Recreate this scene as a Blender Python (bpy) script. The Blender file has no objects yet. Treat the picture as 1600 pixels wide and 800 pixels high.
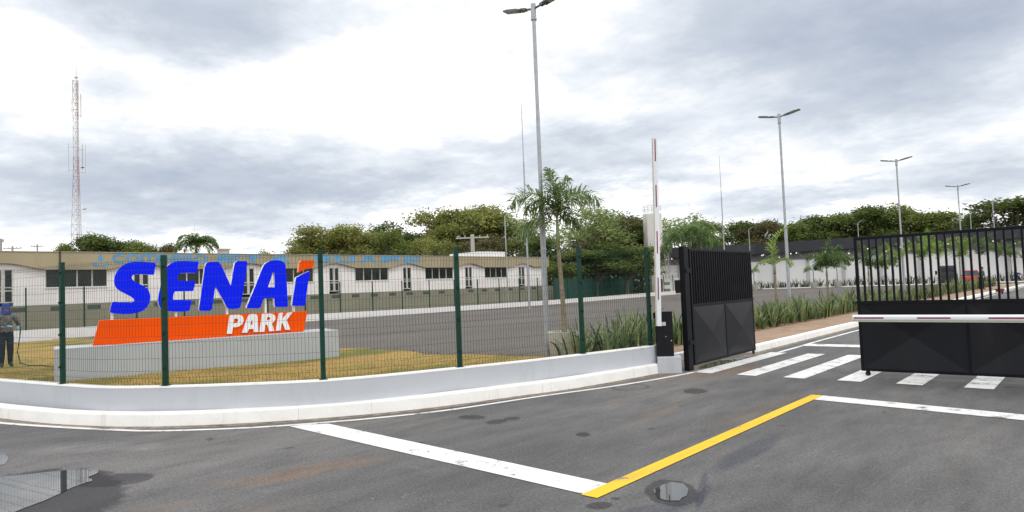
import bpy, bmesh, math, random
from mathutils import Vector, Matrix
from mathutils.geometry import tessellate_polygon
import numpy as np
R = math.radians
PI = math.pi
random.seed(7)
sc = bpy.context.scene
col = sc.collection

# ------------------------------------------------------------------ camera
F_PX = 1067.0
HC = 1.75
yaw, pitch, roll = R(41.28), R(2.63), R(2.25)
fw = Vector((-math.sin(yaw) * math.cos(pitch), math.cos(yaw) * math.cos(pitch), math.sin(pitch)))
r0 = Vector((math.cos(yaw), math.sin(yaw), 0)); u0 = r0.cross(fw)
rt = r0 * math.cos(roll) - u0 * math.sin(roll)
up = r0 * math.sin(roll) + u0 * math.cos(roll)
cam_d = bpy.data.cameras.new('camera'); cam = bpy.data.objects.new('camera', cam_d); col.objects.link(cam)
M = Matrix((rt, up, -fw)).transposed().to_4x4(); M.translation = Vector((0, 0, HC)); cam.matrix_world = M
cam_d.sensor_width = 36; cam_d.lens = F_PX / 1600 * 36; cam_d.clip_end = 5000; cam_d.clip_start = 0.05
sc.camera = cam

def at(px, py, d):
    """world point at distance d along the view axis in the direction of a photo pixel"""
    return Vector((0, 0, HC)) + (fw + rt * ((px - 800) / F_PX) + up * ((400 - py) / F_PX)) * d
def hy(px): return 449.05 - .0387 * (px - 800)
def xy(px, d):
    p = at(px, hy(px), d); return (p.x, p.y)
def zat(px, py, d): return HC + (hy(px) - py) * d / F_PX

# ------------------------------------------------------------------ light, sky, exposure
SUN_EL, SUN_AZ = R(60), R(112)          # azimuth measured from +Y towards +X
sun_d = bpy.data.lights.new('sun', 'SUN'); sun = bpy.data.objects.new('sun', sun_d); col.objects.link(sun)
sun_d.energy = .9; sun_d.angle = R(14); sun_d.color = (1, .96, .9)
sv = Vector((math.sin(SUN_AZ) * math.cos(SUN_EL), math.cos(SUN_AZ) * math.cos(SUN_EL), math.sin(SUN_EL)))
sun.rotation_euler = sv.to_track_quat('Z', 'Y').to_euler(); sun.location = (20, 10, 30)
sc.view_settings.view_transform = 'Standard'; sc.view_settings.look = 'None'
sc.view_settings.exposure = 0.16; sc.view_settings.gamma = 1; sc.view_settings.use_curve_mapping = False
sc.cycles.max_bounces = 6; sc.cycles.diffuse_bounces = 3; sc.cycles.glossy_bounces = 3
sc.cycles.transparent_max_bounces = 12; sc.cycles.use_denoising = True
sc.cycles.caustics_reflective = False; sc.cycles.caustics_refractive = False

world = bpy.data.worlds.new("World"); sc.world = world; world.use_nodes = True
nt = world.node_tree; nt.nodes.clear()
def N(t, **k):
    n = nt.nodes.new(t)
    for a, b in k.items(): setattr(n, a, b)
    return n
def lk(a, b): nt.links.new(a, b)
def mth(op, a, b=None, c=None, clamp=False):
    n = N('ShaderNodeMath', operation=op); n.use_clamp = clamp
    for i, v in enumerate((a, b, c)):
        if v is None: continue
        if isinstance(v, (int, float)): n.inputs[i].default_value = v
        else: lk(v, n.inputs[i])
    return n.outputs[0]
def vm(op, a, b=None):
    n = N('ShaderNodeVectorMath', operation=op)
    for i, v in enumerate((a, b)):
        if v is None: continue
        if isinstance(v, (tuple, list)): n.inputs[i].default_value = v
        else: lk(v, n.inputs[i])
    return n
def noise(vec, scale, detail=5, rough=.55, dist=0.):
    n = N('ShaderNodeTexNoise'); lk(vec, n.inputs['Vector']); n.inputs['Scale'].default_value = scale
    n.inputs['Detail'].default_value = detail; n.inputs['Roughness'].default_value = rough
    n.inputs['Distortion'].default_value = dist
    return n
tc = N('ShaderNodeTexCoord'); D = tc.outputs['Generated']
fh = (-math.sin(yaw), math.cos(yaw), 0)
a_ = vm('DOT_PRODUCT', D, tuple(r0)).outputs['Value']; b_ = vm('DOT_PRODUCT', D, fh).outputs['Value']
U = mth('ARCTAN2', a_, b_)
sep = N('ShaderNodeSeparateXYZ'); lk(D, sep.inputs[0]); V = mth('ARCSINE', sep.outputs[2])
# cloud-layer coordinates: a flat layer seen from below
zz = mth('ADD', mth('MAXIMUM', sep.outputs[2], 0.), .16)
cv = vm('DIVIDE', D); cmb = N('ShaderNodeCombineXYZ'); 
for i in range(3): lk(zz, cmb.inputs[i])
lk(cmb.outputs[0], cv.inputs[1]); cl = cv.outputs[0]
warp = noise(cl, 1.5, 6, .6); w_off = vm('SUBTRACT', warp.outputs['Color'], (.5, .5, .5)).outputs[0]
ws = N('ShaderNodeVectorMath', operation='MULTIPLY'); lk(w_off, ws.inputs[0]); ws.inputs[1].default_value = (.26, .10, 0)
uv = N('ShaderNodeCombineXYZ'); lk(U, uv.inputs[0]); lk(V, uv.inputs[1])
w2 = noise(cl, 7., 5, .65); w2o = vm('SUBTRACT', w2.outputs['Color'], (.5, .5, .5)).outputs[0]
ws2 = N('ShaderNodeVectorMath', operation='MULTIPLY'); lk(w2o, ws2.inputs[0]); ws2.inputs[1].default_value = (.07, .045, 0)
P0 = vm('ADD', vm('ADD', uv.outputs[0], ws.outputs[0]).outputs[0], ws2.outputs[0]).outputs[0]
# banks of grey cloud: azimuth, elevation (deg from straight ahead), half widths, weight
def px2(px, py):
    v = fw + rt * ((px - 800) / F_PX) + up * ((400 - py) / F_PX); v.normalize()
    return math.atan2(v.dot(r0), v.dot(Vector(fh))), math.asin(v.z)
blobs = [(265, 25, 140, 50, 1.1), (400, 65, 80, 35, .3), (150, 150, 120, 30, .25), (60, 250, 190, 40, .52), (200, 305, 170, 30, .75), (470, 290, 160, 28, .62),
         (700, 235, 250, 26, .5), (930, 215, 125, 32, .52), (560, 305, 110, 18, .45), (800, 275, 190, 18, .45), (1000, 270, 120, 22, .4),
         (1170, 40, 240, 70, .85), (1460, 100, 170, 85, .95), (1500, 20, 160, 50, .4),
         (1330, 305, 200, 22, .5), (1150, 320, 110, 16, .3), (1560, 260, 80, 30, .4), (640, 118, 40, 14, .28), (620, 20, 120, 28, .3),
         (350, 345, 140, 12, .2), (60, 365, 120, 22, .3), (470, 350, 120, 10, .3)]
tot = None
for (x, y, sx, sy, w) in blobs:
    u, v = px2(x, y)
    d_ = vm('SUBTRACT', P0, (u, v, 0)).outputs[0]
    s_ = N('ShaderNodeVectorMath', operation='MULTIPLY'); lk(d_, s_.inputs[0]); s_.inputs[1].default_value = (F_PX / sx / 1.25, F_PX / sy / 1.25, 0)
    q = vm('DOT_PRODUCT', s_.outputs[0], s_.outputs[0]).outputs['Value']
    g = mth('MULTIPLY', mth('EXPONENT', mth('MULTIPLY', q, -1.)), w)
    tot = g if tot is None else mth('ADD', tot, g)
n1 = noise(cl, 1.1, 7, .6, .3); n2 = noise(cl, 4.5, 6, .6)
# other directions (behind the viewer) get cloud from the layer noise alone
dens = mth('ADD', tot, mth('MULTIPLY', mth('SUBTRACT', n1.outputs['Fac'], .48), .95))
dens = mth('ADD', dens, mth('MULTIPLY', mth('SUBTRACT', n2.outputs['Fac'], .53), 1.05))
ramp = N('ShaderNodeValToRGB'); lk(mth('MULTIPLY', dens, .6), ramp.inputs[0]); e = ramp.color_ramp.elements
e[0].position = .0; e[0].color = (1.38, 1.38, 1.38, 1)
e[1].position = .95; e[1].color = (.40, .455, .56, 1)
for p_, c_ in ((.06, (1.2, 1.2, 1.2, 1)), (.19, (.90, .92, .945, 1)), (.29, (.76, .805, .865, 1)), (.52, (.57, .62, .70, 1))):
    k = e.new(p_); k.color = c_
bgc = N('ShaderNodeBackground'); lk(ramp.outputs[0], bgc.inputs[0]); bgc.inputs[1].default_value = 1.0
sky = N('ShaderNodeTexSky'); sky.sky_type = 'NISHITA'; sky.sun_disc = False; sky.sun_elevation = SUN_EL; sky.sun_rotation = SUN_AZ
bgs = N('ShaderNodeBackground'); lk(sky.outputs[0], bgs.inputs[0]); bgs.inputs[1].default_value = .10
n3 = noise(cl, 2.2, 5, .6)
gap = mth('MULTIPLY', mth('SUBTRACT', n3.outputs['Fac'], .60), 1.8, clamp=True)   # thin places where blue shows faintly
cov = mth('SUBTRACT', .97, mth('MULTIPLY', gap, .5))
mx = N('ShaderNodeMixShader'); lk(cov, mx.inputs[0]); lk(bgs.outputs[0], mx.inputs[1]); lk(bgc.outputs[0], mx.inputs[2])
wo = N('ShaderNodeOutputWorld'); lk(mx.outputs[0], wo.inputs[0])
world.cycles.sampling_method = 'MANUAL'; world.cycles.sample_map_resolution = 512

# ------------------------------------------------------------------ materials
def newmat(name):
    m = bpy.data.materials.new(name); m.use_nodes = True
    return m, m.node_tree, m.node_tree.nodes['Principled BSDF']
def tnoise(t, scale, detail=4, rough=.6, vec=None, mapping=None, dist=0.):
    n = t.nodes.new('ShaderNodeTexNoise'); n.inputs['Scale'].default_value = scale
    n.inputs['Detail'].default_value = detail; n.inputs['Roughness'].default_value = rough; n.inputs['Distortion'].default_value = dist
    if vec is None:
        g = t.nodes.new('ShaderNodeTexCoord'); vec = g.outputs['Object']
    if mapping:
        mp = t.nodes.new('ShaderNodeMapping'); mp.inputs['Scale'].default_value = mapping[0]; mp.inputs['Rotation'].default_value = mapping[1]
        t.links.new(vec, mp.inputs[0]); vec = mp.outputs[0]
    t.links.new(vec, n.inputs['Vector'])
    return n
def tramp(t, fac, stops):
    r = t.nodes.new('ShaderNodeValToRGB'); t.links.new(fac, r.inputs[0]); e = r.color_ramp.elements
    e[0].position, e[0].color = stops[0][0], (*stops[0][1], 1); e[1].position, e[1].color = stops[-1][0], (*stops[-1][1], 1)
    for p, c in stops[1:-1]: k = e.new(p); k.color = (*c, 1)
    return r.outputs[0]
def tmix(t, fac, a, b, mode='MIX'):
    n = t.nodes.new('ShaderNodeMix'); n.data_type = 'RGBA'; n.blend_type = mode
    for s, v in ((n.inputs[0], fac), (n.inputs[6], a), (n.inputs[7], b)):
        if isinstance(v, (int, float)): s.default_value = v
        elif isinstance(v, tuple): s.default_value = (*v, 1) if len(v) == 3 else v
        else: t.links.new(v, s)
    return n.outputs[2]
def tbump(t, b, h, strength=.3, dist=.01):
    n = t.nodes.new('ShaderNodeBump'); n.inputs['Strength'].default_value = strength; n.inputs['Distance'].default_value = dist
    t.links.new(h, n.inputs['Height']); t.links.new(n.outputs[0], b.inputs['Normal'])
def simple(name, c, rough=.6, metal=0., var=.12, scale=6, bump=0., spec=.5, dirt=None):
    m, t, b = newmat(name)
    b.inputs['Roughness'].default_value = rough; b.inputs['Metallic'].default_value = metal; b.inputs['Specular IOR Level'].default_value = spec
    n = tnoise(t, scale, 5)
    lo = tuple(x * (1 - var) for x in c); hi = tuple(min(1, x * (1 + var)) for x in c)
    o = tramp(t, n.outputs['Fac'], [(.3, lo), (.7, hi)])
    if dirt:
        n_ = tnoise(t, dirt[1], 6, .7, mapping=((1, 1, .25), (0, 0, 0)))
        f = tramp(t, n_.outputs['Fac'], [(dirt[2], (0, 0, 0)), (dirt[2] + .2, (1, 1, 1))])
        o = tmix(t, f, o, dirt[0])
    t.links.new(o, b.inputs['Base Color'])
    if bump: tbump(t, b, tnoise(t, scale * 8, 3).outputs['Fac'], bump)
    return m
MT = {}
MT['white_paint'] = simple('white_wall_paint', (.74, .74, .73), .7, var=.04, scale=2, dirt=((.5, .48, .43), 1.1, .62))
MT['house_white'] = simple('house_white_paint', (.76, .75, .735), .8, var=.05, scale=.6, dirt=((.45, .42, .36), .5, .6))
MT['fascia'] = simple('fascia_khaki_plaster', (.345, .30, .195), .85, var=.12, scale=.5, dirt=((.2, .17, .11), .7, .6))
MT['olive'] = simple('olive_grey_plaster', (.235, .235, .175), .85, var=.1, scale=.6, dirt=((.13, .12, .08), .6, .6))
MT['vent'] = simple('vent_dark', (.07, .09, .075), .9)
MT['wall_grey'] = simple('low_wall_grey_paint', (.465, .49, .525), .75, var=.03, scale=1.3, dirt=((.40, .41, .42), 1.3, .54), bump=.1)
MT['plinth'] = simple('plinth_grey_paint', (.385, .41, .43), .8, var=.05, scale=1.5, dirt=((.25, .26, .26), 1.2, .66), bump=.05)
MT['kerb'] = simple('kerb_whitewash', (.80, .795, .775), .85, var=.05, scale=3, dirt=((.52, .45, .36), 2.4, .58), bump=.5)
MT['green_metal'] = simple('green_powder_coat', (.003, .040, .026), .5, var=.15, scale=4, spec=.25)
MT['wire'] = simple('green_wire', (.008, .034, .026), .5, var=.1, scale=2, spec=.3)
MT['net'] = simple('green_shade_net', (.008, .06, .045), .9, var=.3, scale=1.5)
MT['gate'] = simple('gate_charcoal_paint', (.004, .0048, .0075), .5, var=.25, scale=1.2, spec=.14, dirt=((.010, .011, .014), 1.5, .58))
MT['gate_panel'] = simple('gate_panel_paint', (.005, .006, .009), .36, var=.3, scale=1.0, spec=.22, dirt=((.013, .013, .015), 1.2, .52))
MT['galv'] = simple('galvanised_steel', (.36, .38, .40), .5, .55, var=.12, scale=9)
MT['lamp_dark'] = simple('lamp_housing', (.12, .125, .13), .5, .3)
MT['lens'] = simple('lamp_lens', (.42, .41, .33), .35)
MT['blue'] = simple('sign_blue', (.0003, .012, .95), .35, var=.08, scale=2.5, spec=.10, bump=.06)
MT['sign_white'] = simple('sign_white_return', (.78, .78, .80), .5, var=.03)
MT['orange'] = simple('sign_orange', (.82, .082, .0005), .5, var=.05, scale=3, spec=.06)
MT['orange_side'] = simple('sign_orange_return', (.80, .28, .17), .5, var=.05)
MT['sky_blue_paint'] = simple('faded_blue_paint', (.12, .31, .50), .8, var=.2, scale=1.2, dirt=((.27, .30, .27), 1.7, .56))
MT['frame'] = simple('aluminium_frame', (.55, .55, .53), .5, .2)
MT['tank'] = simple('tank_concrete', (.68, .665, .63), .85, var=.06, scale=1.2, dirt=((.36, .34, .3), .8, .6))
MT['pot'] = simple('pot_concrete', (.40, .39, .34), .9, var=.12, scale=3, dirt=((.24, .22, .17), 2.5, .55), bump=.3)
MT['fascia_dark'] = simple('warehouse_fascia', (.020, .023, .032), .5, var=.2, scale=.6)
MT['warehouse_grey'] = simple('warehouse_grey', (.22, .225, .235), .7, var=.1, scale=.4)
MT['wh_grey2'] = simple('pilaster_grey', (.5, .51, .52), .7)
MT['wh_white'] = simple('warehouse_white', (.90, .905, .91), .75, var=.03, scale=.3)
MT['steel'] = simple('steel_light', (.42, .43, .44), .5, .3)
MT['tower_white'] = simple('tower_white', (.50, .49, .48), .6, var=.2)
MT['tower_red'] = simple('tower_red', (.36, .235, .215), .6, var=.2)
MT['boom_white'] = simple('boom_white', (.74, .76, .80), .4, var=.03, scale=2)
MT['boom_red'] = simple('boom_red', (.20, .008, .03), .4)
MT['boom_yellow'] = simple('boom_edge', (.52, .52, .38), .5)
MT['black_plastic'] = simple('cabinet_black', (.007, .0075, .010), .5, var=.15, spec=.2)
MT['label'] = simple('label_plate', (.50, .51, .50), .4)
MT['rubber'] = simple('rubber', (.015, .015, .015), .8)
MT['concrete_pole'] = simple('pole_concrete', (.34, .33, .31), .9)
MT['soil'] = simple('red_soil', (.17, .085, .045), .95, var=.35, scale=5, bump=.6)
MT['path'] = simple('brown_pavement', (.29, .20, .135), .9, var=.2, scale=2.2, dirt=((.22, .12, .07), 1.4, .5), bump=.15)
MT['dull_red'] = simple('dull_red', (.22, .02, .02), .6)
MT['red_car'] = simple('red_car_paint', (.55, .012, .03), .3)
MT['white_car'] = simple('white_car_paint', (.65, .66, .68), .3)
MT['dark_green_car'] = simple('dark_green_paint', (.02, .026, .024), .4)
MT['flower'] = simple('pink_blossom', (.34, .17, .26), .8)
MT['hose'] = simple('hose_dark', (.01, .03, .02), .5)

_m, _t, _b = newmat('lit_bulb'); _b.inputs['Base Color'].default_value = (.8, .8, .8, 1); _b.inputs['Emission Color'].default_value = (1, .98, .94, 1); _b.inputs['Emission Strength'].default_value = 1.1; MT['bulb'] = _m
def mat_glass(name, c, rough=.08):
    m, t, b = newmat(name); n = tnoise(t, 1.3, 4)
    t.links.new(tramp(t, n.outputs['Fac'], [(.35, tuple(x * .5 for x in c)), (.65, tuple(x * 1.6 for x in c))]), b.inputs['Base Color'])
    b.inputs['Roughness'].default_value = rough; b.inputs['Specular IOR Level'].default_value = .28
    return m
MT['glass'] = mat_glass('window_glass', (.013, .018, .014), .12)
MT['car_glass'] = mat_glass('car_glass', (.03, .04, .05), .05)

def gpx(px, py, z=0.):
    d = fw + rt * ((px - 800) / F_PX) + up * ((400 - py) / F_PX); t = (z - HC) / d.z; return (d.x * t, d.y * t)
# real marks on the road: centre, two half-axes (given as photo pixels, turned into road metres), kind, strength
STAINS = [((62, 774), (132, -12), (8, -40), 'wet', 1), ((180, 750), (60, -7), (6, 9), 'wet', .9), ((118, 742), (60, -4), (3, 7), 'wet', .8), ((1049, 769), (42, 2), (2, 22), 'wet', .9),
          ((1172, 705), (46, -24), (9, 9), 'smear', .8), ((1097, 764), (6, -28), (6, 2), 'smear', .8), ((1100, 772), (10, -17), (6, 3), 'smear', .7), ((1022, 796), (52, -7), (3, 8), 'smear', .7),
          ((738, 652), (21, 0), (0, 3.4), 'tar', .9), ((776, 659), (17, -2), (0, 3.4), 'tar', .9), ((800, 654), (13, -1), (0, 2.8), 'tar', .9), ((911, 679), (11, 0), (0, 3.4), 'tar', 1), ((1086, 611), (19, 0), (0, 4.2), 'tar', .9),
          ((936, 790), (19, -1), (1, 6), 'tar', .9), ((962, 779), (8, 0), (0, 2.4), 'tar', .8), ((985, 605), (31, -1), (1, 5.4), 'ring', .8),
          ((520, 728), (85, -14), (8, 7), 'mud', .5), ((420, 748), (80, -10), (6, 7), 'mud', .45), ((1140, 579), (45, -5), (3, 4), 'mud', .6), ((1060, 588), (60, -8), (3, 4), 'mud', .35), ((1190, 640), (60, -20), (6, 8), 'mud', .3),
          ((230, 695), (230, 4), (0, 20), 'dark', .35), ((650, 690), (120, 12), (0, 14), 'dark', .25), ((1420, 650), (220, 20), (0, 30), 'dark', .3), ((1350, 760), (200, 0), (0, 30), 'dark', .22), ((120, 700), (70, -4), (3, 7), 'pale', .5), ((225, 698), (30, -4), (2, 5), 'pale', .5)]
def mat_asphalt():
    m, t, b = newmat('asphalt')
    big = tnoise(t, .35, 5, .6, mapping=((1, .45, 1), (0, 0, R(-25)))); mid = tnoise(t, 2.0, 6, .7, mapping=((1.6, .5, 1), (0, 0, R(-38)))); fine = tnoise(t, 95, 2, .8)
    c = tramp(t, big.outputs['Fac'], [(.30, (.066, .066, .070)), (.48, (.098, .097, .098)), (.70, (.150, .146, .142))])
    c2 = tramp(t, mid.outputs['Fac'], [(.30, (.74, .74, .755)), (.5, (1, 1, 1)), (.72, (1.26, 1.24, 1.22))])
    c = tmix(t, 1., c, c2, 'MULTIPLY')
    f2 = tramp(t, fine.outputs['Fac'], [(.30, (.55, .55, .55)), (.5, (1, 1, 1)), (.72, (1.5, 1.5, 1.5))])
    c = tmix(t, 1., c, f2, 'MULTIPLY')
    med = tnoise(t, 34, 4, .85); f3 = tramp(t, med.outputs['Fac'], [(.36, (.66, .66, .66)), (.5, (1, 1, 1)), (.64, (1.4, 1.4, 1.4))])
    c = tmix(t, 1., c, f3, 'MULTIPLY')
    # dried mud dragged by tyres
    mud = tnoise(t, 1.1, 7, .7, mapping=((2.2, .35, 1), (0, 0, R(-48))))
    mm = tnoise(t, .28, 3, .5)
    mf = t.nodes.new('ShaderNodeMath'); mf.operation = 'MULTIPLY'
    t.links.new(tramp(t, mud.outputs['Fac'], [(.52, (0, 0, 0)), (.74, (.8, .8, .8))]), mf.inputs[0])
    t.links.new(tramp(t, mm.outputs['Fac'], [(.46, (0, 0, 0)), (.60, (1, 1, 1))]), mf.inputs[1])
    c = tmix(t, mf.outputs[0], c, (.20, .155, .115))
    # dark drips
    dk = tnoise(t, 3.1, 3, .5, mapping=((1, .6, 1), (0, 0, .4))); df = tramp(t, dk.outputs['Fac'], [(.71, (0, 0, 0)), (.74, (1, 1, 1))])
    c = tmix(t, df, c, (.05, .05, .05))
    # scattered pale grit
    gr = tnoise(t, 17, 2, .9); g2 = tnoise(t, .9, 4, .6); ga = t.nodes.new('ShaderNodeMath'); ga.operation = 'MULTIPLY_ADD'; t.links.new(g2.outputs['Fac'], ga.inputs[0]); ga.inputs[1].default_value = .45; t.links.new(gr.outputs['Fac'], ga.inputs[2])
    c = tmix(t, tramp(t, ga.outputs[0], [(.96, (0, 0, 0)), (1.0, (.75, .75, .75))]), c, (.34, .335, .33))
    # pale scuffs
    ps = tnoise(t, 1.7, 7, .75, mapping=((.5, 2.5, 1), (0, 0, R(-30)))); pf = tramp(t, ps.outputs['Fac'], [(.60, (0, 0, 0)), (.80, (.6, .6, .6))])
    c = tmix(t, pf, c, (.24, .23, .225))
    geo = t.nodes.new('ShaderNodeTexCoord').outputs['Object']; en = tnoise(t, 7, 6, .75); en2 = tnoise(t, 2.2, 5, .7); wetmask = None
    def M_(op, a, b_=None, c_=None, cl=False):
        n = t.nodes.new('ShaderNodeMath'); n.operation = op; n.use_clamp = cl
        for i, v in enumerate((a, b_, c_)):
            if v is None: continue
            if isinstance(v, (int, float)): n.inputs[i].default_value = v
            else: t.links.new(v, n.inputs[i])
        return n.outputs[0]
    for (cx, cy), (ax, ay), (bx_, by_), kind, w in STAINS:
        C0 = Vector(gpx(cx, cy)); A = Vector(gpx(cx + ax, cy + ay)) - C0; B = Vector(gpx(cx + bx_, cy + by_)) - C0; det = A.x * B.y - A.y * B.x
        m1 = (B.y / det, -B.x / det, 0); m2 = (-A.y / det, A.x / det, 0)
        sb = t.nodes.new('ShaderNodeVectorMath'); sb.operation = 'SUBTRACT'; t.links.new(geo, sb.inputs[0]); sb.inputs[1].default_value = (C0.x, C0.y, 0)
        ds = []
        for m_ in (m1, m2):
            d = t.nodes.new('ShaderNodeVectorMath'); d.operation = 'DOT_PRODUCT'; t.links.new(sb.outputs[0], d.inputs[0]); d.inputs[1].default_value = m_; ds.append(d.outputs['Value'])
        q = M_('SQRT', M_('ADD', M_('MULTIPLY', ds[0], ds[0]), M_('MULTIPLY', ds[1], ds[1])))
        soft = {'wet': .10, 'smear': .45, 'tar': .25, 'mud': .9, 'dark': 1.1, 'pale': .9, 'ring': .2}[kind]
        q = M_('ADD', q, M_('MULTIPLY', M_('SUBTRACT', (en2 if kind in ('dark', 'mud', 'pale') else en).outputs['Fac'], .5), {'wet': .55, 'dark': 1.6, 'mud': 2.2, 'pale': 2.0}.get(kind, .8)))
        if kind == 'ring': mk = M_('SUBTRACT', 1, M_('DIVIDE', M_('ABSOLUTE', M_('SUBTRACT', q, .9)), .16), cl=True)
        else: mk = M_('DIVIDE', M_('SUBTRACT', 1 + soft * .5, q), soft, cl=True)
        mk = M_('MULTIPLY', mk, w)
        tint = {'wet': (.30, .31, .34), 'smear': (.55, .61, .74), 'tar': (.34, .34, .36), 'mud': (1.55, 1.1, .75), 'dark': (.6, .6, .62), 'pale': (1.75, 1.72, 1.68), 'ring': (.35, .35, .36)}[kind]
        c = tmix(t, mk, c, tmix(t, 1., c, tint, 'MULTIPLY'))
        if kind == 'wet': wetmask = mk if wetmask is None else M_('MAXIMUM', wetmask, mk)
    t.links.new(c, b.inputs['Base Color']); b.inputs['Specular IOR Level'].default_value = .35
    t.links.new(M_('SUBTRACT', .82, M_('MULTIPLY', wetmask, .12)), b.inputs['Roughness'])
    tbump(t, b, fine.outputs['Fac'], .55, .006)
    return m
MT['asphalt'] = mat_asphalt()
def mat_gutter():
    m, t, b = newmat('gutter_grime')
    n = tnoise(t, 6, 6, .7); t.links.new(tramp(t, n.outputs['Fac'], [(.35, (.07, .055, .045)), (.5, (.20, .165, .13)), (.7, (.30, .25, .20))]), b.inputs['Base Color'])
    b.inputs['Roughness'].default_value = .8; tbump(t, b, tnoise(t, 60, 3).outputs['Fac'], .4)
    return m
MT['gutter'] = mat_gutter()
def mat_lot():
    m, t, b = newmat('lot_gravel_asphalt')
    a = tnoise(t, .3, 6, .6, mapping=((1, .3, 1), (0, 0, R(8)))); f = tnoise(t, 14, 5, .8); g = tnoise(t, 60, 2, .8)
    c = tramp(t, a.outputs['Fac'], [(.3, (.078, .069, .063)), (.7, (.118, .105, .097))])
    c = tmix(t, 1., c, tramp(t, f.outputs['Fac'], [(.3, (.6, .6, .6)), (.7, (1.4, 1.38, 1.35))]), 'MULTIPLY')
    c = tmix(t, 1., c, tramp(t, g.outputs['Fac'], [(.3, (.6, .6, .6)), (.7, (1.4, 1.4, 1.4))]), 'MULTIPLY')
    t.links.new(c, b.inputs['Base Color']); b.inputs['Roughness'].default_value = .92
    tbump(t, b, f.outputs['Fac'], .7, .03)
    return m
MT['lot'] = mat_lot()
def mat_lawn():
    m, t, b = newmat('dry_lawn')
    a = tnoise(t, .55, 5, .65, mapping=((1, .6, 1), (0, 0, R(30)))); f = tnoise(t, 9, 6, .8); g = tnoise(t, 70, 3, .8)
    c = tramp(t, a.outputs['Fac'], [(.36, (.13, .145, .03)), (.46, (.25, .20, .045)), (.56, (.42, .27, .075)), (.70, (.35, .20, .075))])
    c = tmix(t, 1., c, tramp(t, f.outputs['Fac'], [(.3, (.62, .70, .6)), (.7, (1.3, 1.22, 1.2))]), 'MULTIPLY')
    c = tmix(t, 1., c, tramp(t, g.outputs['Fac'], [(.3, (.6, .62, .6)), (.7, (1.35, 1.35, 1.35))]), 'MULTIPLY')
    t.links.new(c, b.inputs['Base Color']); b.inputs['Roughness'].default_value = .95
    tbump(t, b, g.outputs['Fac'], .8, .03)
    return m
MT['lawn'] = mat_lawn()
def mat_paint(name, c, lo=.60, under=(.15, .148, .146)):
    m, t, b = newmat(name)
    a = tnoise(t, 3, 7, .75, mapping=((1, 1, 1), (0, 0, .6))); f = tnoise(t, 75, 3, .8)
    k = t.nodes.new('ShaderNodeMath'); k.operation = 'MULTIPLY_ADD'; t.links.new(f.outputs['Fac'], k.inputs[0]); k.inputs[1].default_value = .35; t.links.new(a.outputs['Fac'], k.inputs[2])
    cc = tramp(t, tnoise(t, 1.8, 6, .7, mapping=((2.6, .5, 1), (0, 0, R(-50)))).outputs['Fac'], [(.30, tuple(x * .66 for x in c)), (.42, tuple(x * .90 for x in c)), (.6, c)])
    cc = tmix(t, tramp(t, k.outputs[0], [(lo + .17, (0, 0, 0)), (lo + .27, (1, 1, 1))]), cc, under)
    t.links.new(cc, b.inputs['Base Color']); b.inputs['Roughness'].default_value = .65; tbump(t, b, f.outputs['Fac'], .25, .004)
    return m
MT['line_white'] = mat_paint('road_paint_white', (.72, .72, .715), .55)
MT['line_stop'] = mat_paint('road_paint_stop', (.74, .74, .74), .555)
MT['line_yellow'] = mat_paint('road_paint_yellow', (.76, .47, .004), .60)
def mat_water():
    m, t, b = newmat('puddle_water')
    b.inputs['Base Color'].default_value = (.045, .045, .045, 1); b.inputs['Roughness'].default_value = .015; b.inputs['Specular IOR Level'].default_value = .75
    b.inputs['IOR'].default_value = 1.55
    n = tnoise(t, 3, 3); tbump(t, b, n.outputs['Fac'], .03, .01)
    return m
MT['water'] = mat_water()
def mat_wet():
    m, t, b = newmat('wet_asphalt'); n = tnoise(t, 60, 4, .8)
    t.links.new(tramp(t, n.outputs['Fac'], [(.3, (.046, .047, .051)), (.7, (.085, .086, .092))]), b.inputs['Base Color'])
    b.inputs['Roughness'].default_value = .62; b.inputs['Specular IOR Level'].default_value = .3; tbump(t, b, n.outputs['Fac'], .5, .006)
    return m
MT['wet'] = mat_wet()
def mat_leaf(name, c1, c2, trans=.35, rough=.6):
    m, t, b = newmat(name); gm = t.nodes.new('ShaderNodeNewGeometry')
    n = tnoise(t, .35, 3); mm = t.nodes.new('ShaderNodeMath'); mm.operation = 'MULTIPLY_ADD'
    t.links.new(gm.outputs['Random Per Island'], mm.inputs[0]); mm.inputs[1].default_value = .6; 
    k = t.nodes.new('ShaderNodeMath'); k.operation = 'MULTIPLY_ADD'; t.links.new(n.outputs['Fac'], k.inputs[0]); k.inputs[1].default_value = 1.5; k.inputs[2].default_value = -.55
    t.links.new(k.outputs[0], mm.inputs[2])
    cc = tramp(t, mm.outputs[0], [(.0, c1), (.5, tuple((a + b_) / 2 for a, b_ in zip(c1, c2))), (1., c2)])
    t.links.new(cc, b.inputs['Base Color']); b.inputs['Roughness'].default_value = rough; b.inputs['Specular IOR Level'].default_value = .3
    if trans:
        tr = t.nodes.new('ShaderNodeBsdfTranslucent'); t.links.new(cc, tr.inputs[0]); ms = t.nodes.new('ShaderNodeMixShader'); ms.inputs[0].default_value = trans
        t.links.new(b.outputs[0], ms.inputs[1]); t.links.new(tr.outputs[0], ms.inputs[2]); t.links.new(ms.outputs[0], t.nodes['Material Output'].inputs[0])
    return m
MT['leaf_olive'] = mat_leaf('leaf_olive', (.11, .135, .03), (.34, .36, .10))
MT['leaf_dark'] = mat_leaf('leaf_dark', (.035, .07, .015), (.15, .20, .05))
MT['leaf_mid'] = mat_leaf('leaf_mid', (.07, .11, .022), (.23, .28, .065))
MT['leaf_airy'] = mat_leaf('leaf_airy', (.11, .17, .045), (.33, .40, .14))
MT['leaf_brown'] = mat_leaf('leaf_brown', (.065, .065, .028), (.18, .165, .07))
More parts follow.
